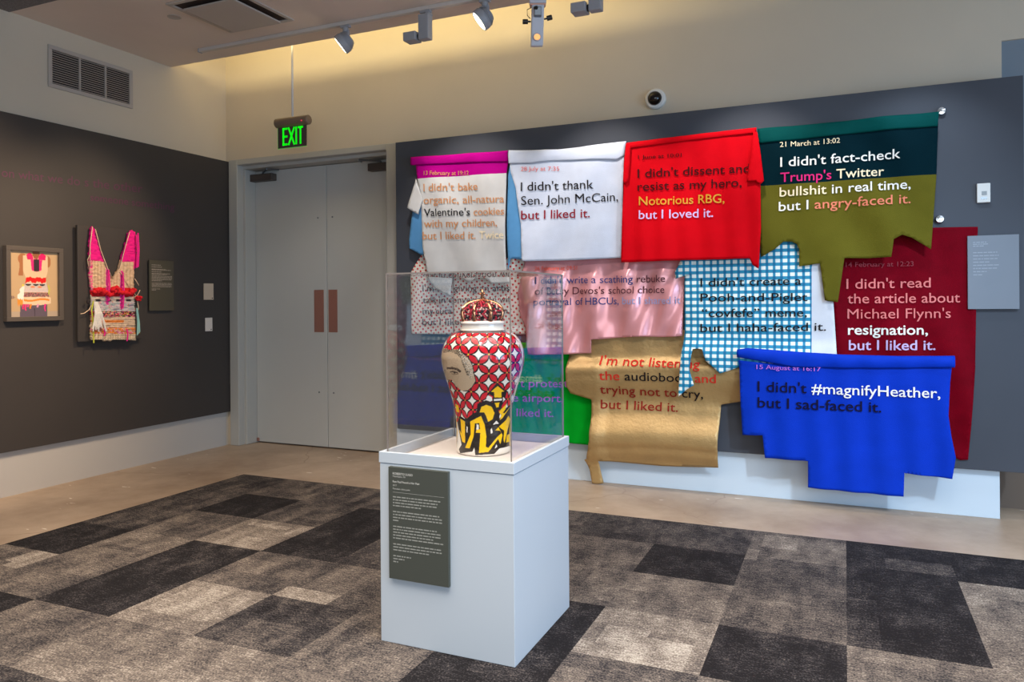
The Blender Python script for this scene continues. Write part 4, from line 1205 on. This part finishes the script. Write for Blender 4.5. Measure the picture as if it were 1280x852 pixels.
    for k in range(26):
        x0_ = 160 + rnd.uniform(-8, 10); x1_ = 138 + rnd.uniform(0, 80)
        tube(bm, [pw(x0_, 525, .035), pw((x0_ + x1_) / 2, 590, .05), pw(x1_, 660 + rnd.uniform(-12, 34), .045)], .0045, 5)
    obj('tassel', bm, yarn('white', (232, 226, 220)), root)
    bm = bmesh.new()
    for k in range(6): tube(bm, [pw(392 + k, 560, .03), pw(398 + 2 * k, 640, .03), pw(396 + 3 * k, 712 - 4 * k, .03)], .004, 5)
    obj('side_ribbon', bm, yarn('pale_teal', (150, 200, 196)), root)
    bm = bmesh.new(); tube(bm, [pw(397, 590, .025), pw(411, 650, .025), pw(410, 700, .025)], .005, 5); obj('side_ribbon', bm, yarn('yellow', (232, 190, 60)), root)
    bm = bmesh.new(); tube(bm, [pw(150, 520, .03), pw(140, 570, .03), pw(148, 640, .03), pw(152, 755, .03)], .005, 5); obj('side_ribbon', bm, yarn('lime', (200, 206, 60)), root)
    for xs_, y0_, y1_ in ((236, 345, 520), (316, 360, 560), (210, 680, 716), (338, 676, 745), (392, 150, 335), (400, 140, 330)):
        bm = bmesh.new(); tube(bm, [pw(xs_, y0_, .03), pw(xs_ + 3, (y0_ + y1_) / 2, .036), pw(xs_ + 1, y1_, .03)], .006, 6)
        obj('pink_strand', bm, yarn('hot_pink', (248, 30, 150)), root)
    cord = yarn('cream', (226, 196, 166))
    for pts in ([(146, 540), (130, 570), (105, 588), (84, 592)], [(386, 395), (398, 412), (410, 434)], [(384, 500), (402, 488), (416, 460)], [(402, 520), (408, 560), (398, 600)], [(305, 355), (345, 420), (398, 495)],
                [(166, 118), (196, 235), (238, 345), (262, 396), (302, 340), (332, 225), (358, 135)], [(150, 105), (136, 210), (136, 330)], [(140, 250), (122, 290), (128, 330)]):
        bm = bmesh.new(); tube(bm, [pw(x, y, .02) for x, y in pts], .0035, 6)
        obj('cord', bm, cord, root, smooth=True)
    bm = bmesh.new(); ball(bm, pw(126, 525, .02), .016, 2, (.6, 1, 1.2)); obj('bead', bm, yarn('dark', (40, 32, 36)), root, smooth=True)
    for k in range(14):
        pass
garment()

# small label board on the left panel
a, b = PX(186, 324, FX + .02), PX(217, 387, FX + .02)
z1 = (a.z + PX(217, 327, FX + .02).z) / 2; z0 = (b.z + PX(187, 389, FX + .02).z) / 2
root = empty('wall_label', (FX, (a.y + b.y) / 2, z0), 'small dark text label board on the charcoal panel right of the garment', 'label')
obj('board', B(FX + .012, FX + .024, a.y, b.y, z0, z1), mat('olive_black_board', (72, 68, 56), .5), root, bevel=.001)
obj('standoff', B(FX + .0006, FX + .012, a.y + .04, b.y - .04, z0 + .04, z1 - .04), m_blk, root)
hh = z1 - z0; ww = b.y - a.y
ya = a.y
pl2 = lambda u, v: (FX + .0246, ya + u, z0 + v)
m_pr = mat('grey_print', (150, 140, 130), .5)
para('label_text', root, pl2, .025, ww - .02, [hh - .045, hh - .062, hh - .082, hh - .088, hh - .105, hh - .12, hh - .128] + [hh - .142 - .0105 * k for k in range(5)] + [hh - .205 - .0105 * k for k in range(4)] + [hh - .256, hh - .266], .0055, m_pr, 8,
     ends=[.45, .5, .7, .95, .5, .9, .75, 1, 1, 1, .98, .5, 1, 1, 1, .98, .4, .2])
for (p, q), lab, nm in ((((254, 354), (266, 374.5)), 'beige wall control plate, upper of the pair beside the door', 'wall_control'), (((256, 397), (264.5, 413.5)), 'narrow white wall plate, lower of the pair beside the door', 'wall_plate')):
    a, b = PX(*p, FX), PX(*q, FX)
    root = empty(nm, (FX, (a.y + b.y) / 2, b.z), lab, 'wall plate')
    obj('plate', B(FX + .0005, FX + .012, a.y, b.y, b.z, a.z), mat('beige_plastic' if nm == 'wall_control' else 'warm_white_plastic', (206, 186, 164) if nm == 'wall_control' else (226, 216, 206), .45), root, bevel=.003)
    bm = bmesh.new(); revolve(bm, (FX + .0118, b.y - .018, b.z + .016), (1, 0, 0), [(0, .006), (.002, .006)], 12)
    obj('button', bm, m_blk, root)
# purple vinyl words on the panel
root = empty('vinyl_text', (FX, PX(110, 240, FX).y, PX(110, 250, FX).z), 'dim purple vinyl wording high on the charcoal panel above the garment', 'wall text')
m_v = mat('purple_vinyl', (88, 36, 70), .5)
lettering('lettering', root, [("on what we do s the other", 2, 220.5, 178, 241, 11, [("o", 0)], 0), ("someone something", 113, 250.5, 218, 263, 9, [("s", 0)], 0)], [m_v],
          lambda p, q: PX(p, q, FX), lambda P: Vector((FX + .0012, P.y, P.z)))

# ------------------------------------------------------------------ plinth, case, vase
m_pl = mat('plinth_white', (192, 203, 214), .5, vary=(1.5, .015))
px0, px1, py0, py1, pz = -1.7605, -1.1527, 2.628, 3.256, .7875
root = empty('plinth', ((px0 + px1) / 2, (py0 + py1) / 2, .0085), 'tall white display plinth standing on the carpet under the acrylic case', 'plinth')
obj('body', B(px0 + .003, px1 - .003, py0 + .003, py1 - .003, .0085, pz - .047), m_pl, root, bevel=.002)
bm = bmesh.new(); t = .016; zr = pz - .045
box(bm, px0, px1, py0, py0 + t, zr, pz); box(bm, px0, px1, py1 - t, py1, zr, pz)
box(bm, px0, px0 + t, py0 + t, py1 - t, zr, pz); box(bm, px1 - t, px1, py0 + t, py1 - t, zr, pz)
obj('cap_rim', bm, m_pl, root, bevel=.0015)
ZT = pz - .036
obj('tray', B(px0 + t, px1 - t, py0 + t, py1 - t, pz - .0465, ZT), mat('tray_white', (226, 218, 212), .6), root)

def acrylic():
    m = bpy.data.materials.new('clear_acrylic'); m.use_nodes = True
    nt = m.node_tree; L = nt.links
    for n in list(nt.nodes): nt.nodes.remove(n)
    out = nt.nodes.new('ShaderNodeOutputMaterial')
    tr_ = nt.nodes.new('ShaderNodeBsdfTransparent'); tr_.inputs[0].default_value = (.985, .985, .985, 1)
    gl = nt.nodes.new('ShaderNodeBsdfGlossy'); gl.inputs['Roughness'].default_value = .0
    fr = nt.nodes.new('ShaderNodeFresnel'); ge = nt.nodes.new('ShaderNodeNewGeometry')
    mx = nt.nodes.new('ShaderNodeMix'); mx.data_type = 'FLOAT'
    L.new(ge.outputs['Backfacing'], mx.inputs['Factor'])
    mx.inputs['A'].default_value = 1.5; mx.inputs['B'].default_value = 1 / 1.5
    L.new(mx.outputs['Result'], fr.inputs['IOR'])
    ms = nt.nodes.new('ShaderNodeMixShader')
    L.new(fr.outputs[0], ms.inputs[0]); L.new(tr_.outputs[0], ms.inputs[1]); L.new(gl.outputs[0], ms.inputs[2])
    L.new(ms.outputs[0], out.inputs[0])
    return m
m_ac = acrylic(); m_edge = mat('acrylic_edge', (134, 126, 122), .3)
cx0, cx1, cy0, cy1, cz1 = -1.735, -1.170, 2.650, 3.235, 1.522
th = .006
case = empty('display_case', ((cx0 + cx1) / 2, (cy0 + cy1) / 2, ZT), 'clear acrylic display case covering the painted vase on the plinth', 'display case')
def pane(x0, x1, y0, y1, z0, z1):
    bm = bmesh.new(); box(bm, x0, x1, y0, y1, z0, z1)
    bm.normal_update()
    d = (x1 - x0, y1 - y0, z1 - z0); ax = d.index(min(d))
    for f in bm.faces:
        if abs(f.normal[ax]) < .5: f.material_index = 1
    return obj('pane', bm, [m_ac, m_edge], case)
pane(cx0 + th, cx1 - th, cy0, cy0 + th, ZT + .001, cz1 - th)
pane(cx0 + th, cx1 - th, cy1 - th, cy1, ZT + .001, cz1 - th)
pane(cx0, cx0 + th, cy0, cy1, ZT + .001, cz1 - th)
pane(cx1 - th, cx1, cy0, cy1, ZT + .001, cz1 - th)
pane(cx0, cx1, cy0, cy1, cz1 - th + .0002, cz1)

# text label on the plinth front
LY = py0 - .002
cor = [PY(485.5, 582.5, LY - .01), PY(560.5, 590, LY - .01), PY(561, 734, LY - .01), PY(487, 722, LY - .01)]
lx0, lx1 = (cor[0].x + cor[3].x) / 2, (cor[1].x + cor[2].x) / 2
lz1, lz0 = (cor[0].z + cor[1].z) / 2, (cor[2].z + cor[3].z) / 2
root = empty('plinth_label', ((lx0 + lx1) / 2, LY, lz0), 'dark grey green text panel fixed on the front of the white plinth', 'label')
obj('board', B(lx0, lx1, LY - .012, LY + .0045, lz0, lz1), mat('grey_green_board', (70, 74, 68), .55), root, bevel=.0008)
yf = LY - .0124
m_wp = mat('white_print', (196, 196, 190), .5)
pl3 = lambda p, q: PY(p, q, yf)
# rows measured from the photograph in the label's own frame
bw, bh = lx1 - lx0, lz1 - lz0
pf = lambda u, v: (lx0 + u, yf, lz1 - v)
def lab_text(lines):
    bm = bmesh.new()
    for txt, u, v, hgt, bold in lines:
        V, F = text_mesh(txt, [(txt, 0)], bold)
        xm = min(q[0] for q in V)
        vs = [bm.verts.new((lx0 + u + (q[0] - xm) * hgt, yf, lz1 - v + q[1] * hgt)) for q in V]
        for f, mi in F:
            try: bm.faces.new([vs[i] for i in f])
            except ValueError: pass
    me = bpy.data.meshes.new('label_text'); bm.to_mesh(me); bm.free(); return link('label_heading', me, m_wp, root)
lab_text([('ROBERTO LUGO', .021, .030, .0125, .02), ('Philadelphia, PA', .021, .040, .0095, .0), ('Ron Paul Found a Her Past', .021, .062, .0115, .02), ('2017', .021, .077, .0095, 0), ('Porcelain, china paint', .021, .090, .0095, 0)])
rows, ends = [], []
v = .118
for blk in ([.92, .9, .88, .55], [.9, .95, .95, .12], [.85, .92, .95, .78, .97], [.96, .94, .72], [.35, .22, .12]):
    for e in blk: rows.append(v); ends.append(e); v += .0118
    v += .0125
flip = lambda u, v: (lx0 + u, yf, lz1 - v)
para('body_text', root, flip, .021, bw - .016, rows, .0048, mat('dim_white_print', (150, 152, 146), .5), 12, ends=ends)
bm = bmesh.new()
q = [bm.verts.new(flip(*p)) for p in ((.021, .101), (bw - .018, .101), (bw - .018, .1018), (.021, .1018))]; bm.faces.new(q)
obj('rule_line', bm, m_wp, root)

# ---- vase
VX, VY = -1.435, 2.945
VD = Vector((VX, VY, 0)).dot(_fw); PXM = FPX / VD
cxp = CXP + FPX * Vector((VX, VY, 1.1 - H)).dot(RT) / VD
SC_ = 3.706
def vz(yc): return H - ((350 + yc / SC_) - CYP - 1.0) / PXM
def vr(hw): return hw / SC_ / PXM
prof_c = [(800, 0), (800, 110), (797, 122), (785, 125.5), (740, 125), (700, 124), (660, 126), (620, 131), (580, 138), (540, 148), (500, 159), (460, 172), (420, 184), (390, 190), (360, 193), (330, 189), (305, 182), (280, 169), (262, 154), (248, 132), (241, 112), (236, 101), (228, 98), (214, 97), (203, 97.5)]
ys = np.array([p[0] for p in prof_c], float); hs = np.array([p[1] for p in prof_c], float)
L_ = np.concatenate([[0], np.cumsum(np.hypot(np.diff(ys), np.diff(hs)))])
NR, NT = 420, 560
ll = np.linspace(0, L_[-1], NR)
# smooth profile
yy = np.interp(ll, L_, ys); hw = np.interp(ll, L_, hs)
ker = np.ones(9) / 9
hw2 = np.convolve(np.pad(hw, 4, 'edge'), ker, 'valid'); yy2 = np.convolve(np.pad(yy, 4, 'edge'), ker, 'valid')
hw2[:3] = hw[:3]; yy2[:3] = yy[:3]
th_f = math.atan2(-VY, -VX)                       # direction of the camera seen from the vase
TH = np.linspace(-math.pi, math.pi, NT, endpoint=False)
ang = th_f + TH
rx = math.cos(th_f + math.pi / 2); 
VV = np.zeros((NR, NT, 3))
VV[..., 0] = VX + vr(hw2)[:, None] * np.cos(ang)[None, :]
VV[..., 1] = VY + vr(hw2)[:, None] * np.sin(ang)[None, :]
VV[..., 2] = np.array([vz(y) for y in yy2])[:, None]
VV[..., 2] += (ZT + .0006) - VV[..., 2].min()
# painting
def paint():
    T = np.broadcast_to(TH[None, :], (NR, NT)); Yc = np.broadcast_to(yy2[:, None], (NR, NT)); HW = np.broadcast_to(hw2[:, None], (NR, NT))
    front = np.abs(T) < math.pi / 2
    U = np.where(front, 252 + HW * np.sin(T), -999.0)
    # perspective lift: the near side sits lower in the picture below eye level
    Yp = Yc + np.where(front, (Yc - 100) * (np.cos(T) * vr(HW) / (VD - np.cos(T) * vr(HW))), 0)
    Up = np.where(front, 252 + (U - 252) * (1 + np.cos(T) * vr(HW) / VD), -999.0)
    C = np.zeros((NR, NT, 3)); C[:] = (238, 232, 222)
    arc = np.broadcast_to((ll - np.interp(380, ys[::-1], L_[::-1]))[:, None], (NR, NT))
    dth = 2 * math.pi / 26
    x = (T - math.asin((233 - 252) / 190.0)) / dth; y = arc / 43.0
    p, q = (x + y) / 2, (x - y) / 2
    a, b = p - np.floor(p), q - np.floor(q)
    bs, as_ = q - np.round(q), p - np.round(p)
    l1 =   .24 * 4 * a * (1 - a) - np.abs(bs); l2 = .24 * 4 * b * (1 - b) - np.abs(as_)
    l = np.maximum(l1, l2)
    band = (Yc < 655) & (Yc > 240)
    C[band & (l > -.05)] = (34, 18, 18); C[band & (l > .052)] = (206, 22, 40)
    dd = np.hypot(as_, bs); C[band & (dd < .10)] = (34, 18, 18); C[band & (dd < .065)] = (226, 178, 60)
    C[(Yc < 246) & (Yc > 236)] = (60, 30, 30)
    # a purple ring motif turned towards the right side
    k = band & (T > 1.18) & (T < 2.3); C[k] = (236, 230, 222)
    rr = np.hypot((T - 1.62) * 150, (Yc - 380) * .8); k2 = k & (np.abs(rr - 42) < 11); C[k2] = (96, 40, 150); C[k & (np.abs(rr - 42) < 5)] = (190, 40, 120)
    def seg(poly, closed=True):
        P = np.array(poly, float); d = np.full(Up.shape, 1e9)
        n = len(P)
        for i in range(n if closed else n - 1):
            A, Bq = P[i], P[(i + 1) % n]; v_ = Bq - A; t_ = np.clip(((Up - A[0]) * v_[0] + (Yp - A[1]) * v_[1]) / (v_ @ v_ + 1e-9), 0, 1)
            d = np.minimum(d, np.hypot(Up - A[0] - t_ * v_[0], Yp - A[1] - t_ * v_[1]))
        return d
    def ins(poly):
        c = np.zeros(Up.shape, bool); j = len(poly) - 1
        for i in range(len(poly)):
            xi, yi = poly[i]; xj, yj = poly[j]
            if yi != yj:
                c ^= ((yi > Yp) != (yj > Yp)) & (Up < (xj - xi) * (Yp - yi) / (yj - yi) + xi)
            j = i
        return c
    # portrait cartouche: scale of the 545,410 crop is 10.65 -> 3.706
    def fc(x_, y_): return ((545 + x_ / 10.65 - 530) * SC_, (410 + y_ / 10.65 - 350) * SC_)
    face = [fc(*p_) for p_ in ((-40, 250), (60, 285), (130, 300), (230, 295), (300, 350), (380, 420), (430, 520), (450, 640), (470, 720), (420, 800), (360, 850), (280, 850), (200, 780), (150, 700), (-40, 700))]
    fi = ins(face) & front
    C[fi] = (196, 172, 142)
    rnd = np.random.RandomState(1)
    sp_ = rnd.rand(NR, NT)
    def dark(poly, c_, dens):
        k_ = ins([fc(*p_) for p_ in poly]) & fi & (sp_ < dens); C[k_] = c_
    hair = [(60, 275), (200, 290), (280, 330), (330, 440), (370, 560), (400, 660), (350, 640), (310, 540), (270, 420), (200, 340), (110, 310), (40, 330)]
    dark(hair, (62, 55, 46), .62); dark([(30, 290), (130, 296), (230, 300), (300, 350), (330, 420), (250, 380), (150, 330), (40, 340)], (52, 46, 40), .75)
    dark([(250, 330), (330, 380), (430, 470), (450, 640), (400, 700), (360, 600), (300, 470)], (224, 214, 198), .5)
    dark([(250, 330), (330, 380), (430, 470), (450, 640), (400, 700), (360, 600), (300, 470)], (60, 56, 54), .2)
    C[fi & (seg([fc(*p_) for p_ in ((95, 545), (150, 545), (220, 560), (260, 590))], False) < 5.5)] = (74, 58, 46)     # brow
    C[fi & (seg([fc(*p_) for p_ in ((135, 595), (175, 590), (225, 608))], False) < 3.2)] = (78, 60, 48)      # upper lid
    C[fi & (seg([fc(*p_) for p_ in ((150, 620), (190, 632), (235, 622))], False) < 1.6)] = (120, 96, 76)
    e_ = fc(188, 607); C[fi & (np.hypot(Up - e_[0], Yp - e_[1]) < 5.2)] = (52, 40, 34)
    C[fi & (seg([fc(*p_) for p_ in ((60, 570), (50, 680), (80, 730))], False) < 2.5)] = (128, 104, 82)      # nose line
    dark([(20, 420), (90, 440), (90, 560), (40, 600), (10, 560)], (150, 124, 98), .5)
    for yq in range(250, 860, 14):
        C[fi & (seg([fc(0, yq), fc(240, yq + 30)], False) < .8) & (sp_ < .45)] = (168, 144, 116)
    C[front & (seg(face) < 2.0) & (Up > fc(300, 0)[0]) ] = (50, 40, 38)
    # lower graffiti: scale of the 555,480 crop is 8.97
    def gc(x_, y_): return ((555 + x_ / 8.97 - 530) * SC_, (480 + y_ / 8.97 - 350) * SC_)
    G = lambda pts: [gc(*p_) for p_ in pts]
    blacks = [[(120, 740), (150, 690), (105, 440), (130, 380), (190, 420), (250, 370), (320, 330), (330, 240), (420, 205), (520, 240), (555, 330), (560, 440), (640, 300), (720, 230), (740, 660), (690, 700), (560, 730), (500, 790), (300, 800), (290, 690), (255, 760), (130, 775)]]
    arrow_o = [(455, 120), (545, 10), (640, 110), (625, 160), (600, 150), (600, 200), (580, 290), (540, 290), (495, 200), (510, 150)]
    for pb_ in blacks + [arrow_o]:
        C[ins(G(pb_)) & front] = (30, 24, 22); C[front & (seg(G(pb_)) < 4)] = (30, 24, 22)
    C[ins(G([(505, 182), (595, 178), (597, 198), (508, 205)])) & front] = (232, 226, 216)
    yl = [[(475, 100), (548, 38), (622, 98), (590, 105), (592, 165), (512, 168), (510, 108)],
          [(515, 228), (568, 222), (558, 275), (535, 280)],
          [(345, 330), (365, 270), (420, 248), (480, 270), (512, 340), (490, 410), (440, 438), (415, 365), (395, 330)],
          [(240, 430), (360, 372), (400, 470), (418, 600), (412, 720), (440, 730), (540, 610), (585, 570), (580, 540), (520, 535), (555, 500), (600, 590), (575, 690), (550, 630), (440, 775), (335, 785), (352, 560), (300, 560), (310, 520), (350, 520), (340, 450), (290, 455), (275, 600), (230, 730), (180, 725), (245, 570)],
          [(130, 400), (180, 430), (180, 670), (150, 660), (115, 520), (140, 560)],
          [(75, 235), (108, 250), (118, 330), (85, 320)],
          [(560, 330), (645, 240), (635, 300), (605, 340), (625, 345), (690, 270), (600, 400), (570, 420), (590, 360)],
          [(560, 495), (640, 420), (668, 372), (690, 410), (660, 520), (620, 680), (610, 640), (620, 540)],
          [(650, 590), (700, 560), (700, 660), (640, 672)]]
    for py_ in yl: C[ins(G(py_)) & front] = (246, 196, 0)
    for pw_ in ([(310, 460), (335, 470), (335, 520), (308, 525)], [(495, 470), (530, 425), (560, 460)], [(465, 530), (480, 505), (490, 560), (470, 575)], [(200, 480), (212, 500), (205, 560), (195, 540)], [(510, 740), (530, 690), (540, 720)], [(440, 140), (480, 160), (490, 200), (440, 200), (420, 170)]):
        C[ins(G(pw_)) & front] = (236, 230, 220)
    # continue the black and yellow painting round the back in plain strokes
    bk = (np.abs(T) > 1.3) & (Yc > 590) & (Yc < 770)
    C[bk & (np.sin(T * 9 + Yc * .02) > -.1)] = (30, 24, 22); C[bk & (np.sin(T * 9 + Yc * .02) > .45)] = (246, 196, 0)
    return C
C = paint()
me = bpy.data.meshes.new('vase_body')
idx = np.arange(NR * NT).reshape(NR, NT)
ff = np.stack([idx[:-1], np.roll(idx, -1, 1)[:-1], np.roll(idx, -1, 1)[1:], idx[1:]], -1).reshape(-1, 4)
me.from_pydata(VV.reshape(-1, 3).tolist(), [], ff.tolist())
at = me.color_attributes.new('col', 'FLOAT_COLOR', 'POINT')
lin = np.where(C.reshape(-1, 3) / 255 <= .04045, C.reshape(-1, 3) / 255 / 12.92, ((C.reshape(-1, 3) / 255 + .055) / 1.055) ** 2.4)
at.data.foreach_set('color', np.hstack([lin, np.ones((len(lin), 1))]).astype(np.float32).ravel())
vase = empty('vase', (VX, VY, ZT + .0006), 'painted porcelain vase with red lattice pattern and jewelled crown lid', 'vase')
link('vase_body', me, attr_mat('glazed_porcelain_paint', rough=.12, coat=.3), vase, smooth=True)

# lid
LZ = float(VV[..., 2].max())
m_por = mat('white_porcelain', (240, 236, 228), .12, coat=.3)
m_gold = mat('lustre_gold', (204, 144, 108), .16, metal=1.0)
lid = bmesh.new()
revolve(lid, (VX, VY, LZ - .004), (0, 0, 1), [(0, vr(90)), (.001, vr(101)), (vr(7), vr(103)), (vr(13), vr(99)), (vr(17), vr(90)), (vr(19), vr(20))], 64)
lo = obj('lid', lid, m_por, vase, smooth=False)
zc0 = LZ + vr(13)
CR = [(0, 88), (8, 93), (22, 97), (40, 98.5), (56, 93), (70, 80), (80, 62), (87, 40), (91, 20), (93, 6)]
def dome(phi):          # crown profile: phi 0 bottom .. 1 top -> (radius, z)
    n = len(CR) - 1; k = min(n - 1, int(phi * n)); t = phi * n - k
    return vr(CR[k][1] + (CR[k + 1][1] - CR[k][1]) * t), zc0 + vr(CR[k][0] + (CR[k + 1][0] - CR[k][0]) * t)
prof = [(dome(k / 22)[1] - zc0, max(.003, dome(k / 22)[0] - vr(6))) for k in range(23)]
bm = bmesh.new(); revolve(bm, (VX, VY, zc0), (0, 0, 1), prof, 48)
obj('crown_cap', bm, mat('dark_garnet', (70, 8, 16), .2), lo, smooth=True)
rnd = random.Random(6)
bmr, bmd, bmg = bmesh.new(), bmesh.new(), bmesh.new()
for k in range(0, 18):
    r_, z_ = dome(k / 22); n = max(8, int(2 * math.pi * r_ / .0125))
    for i in range(n):
        a = 2 * math.pi * (i + .5 * (k % 2)) / n
        ball(rnd.choice((bmr, bmr, bmr, bmd, bmd, bmg)), (VX + (r_ - vr(3)) * math.cos(a), VY + (r_ - vr(3)) * math.sin(a), z_), .0056, 1)
obj('garnet_beads', bmr, mat('garnet', (170, 14, 44), .12), lo, smooth=True)
obj('black_beads', bmd, mat('onyx', (28, 12, 16), .12), lo, smooth=True)
obj('gilt_beads', bmg, mat('rose_gilt', (220, 180, 170), .15, metal=.6), lo, smooth=True)
for k in range(8):
    a = th_f + .39 + 2 * math.pi * k / 8
    pts = []
    for j in range(0, 21):
        r_, z_ = dome(j / 20 * .98)
        pts.append((VX + (r_ + .001) * math.cos(a), VY + (r_ + .001) * math.sin(a), z_))
    bm = bmesh.new(); tube(bm, pts, [(.0115 if k % 2 == 0 else .0095) - .005 * j / 20 for j in range(21)], 8)
    obj('gold_rib', bm, m_gold, lo, smooth=True)
zt = zc0 + vr(92)
fin = bmesh.new(); revolve(fin, (VX, VY, zt - .004), (0, 0, 1), [(0, .02), (.004, .013), (.010, .008), (.020, .0095), (.024, .006), (.034, .0085), (.040, .005), (.052, .003)], 20)
fo = obj('finial', fin, m_gold, lo, smooth=True)
for s in (-1, 1):
    bm = bmesh.new(); c = Vector((VX, VY, zt + .022)); tube(bm, [c, c + RT * (s * .010) + Vector((0, 0, .008)), c + RT * (s * .014) + Vector((0, 0, .002))], [.005, .0045, .002], 8)
    obj('finial_petal', bm, m_gold, fo, smooth=True)
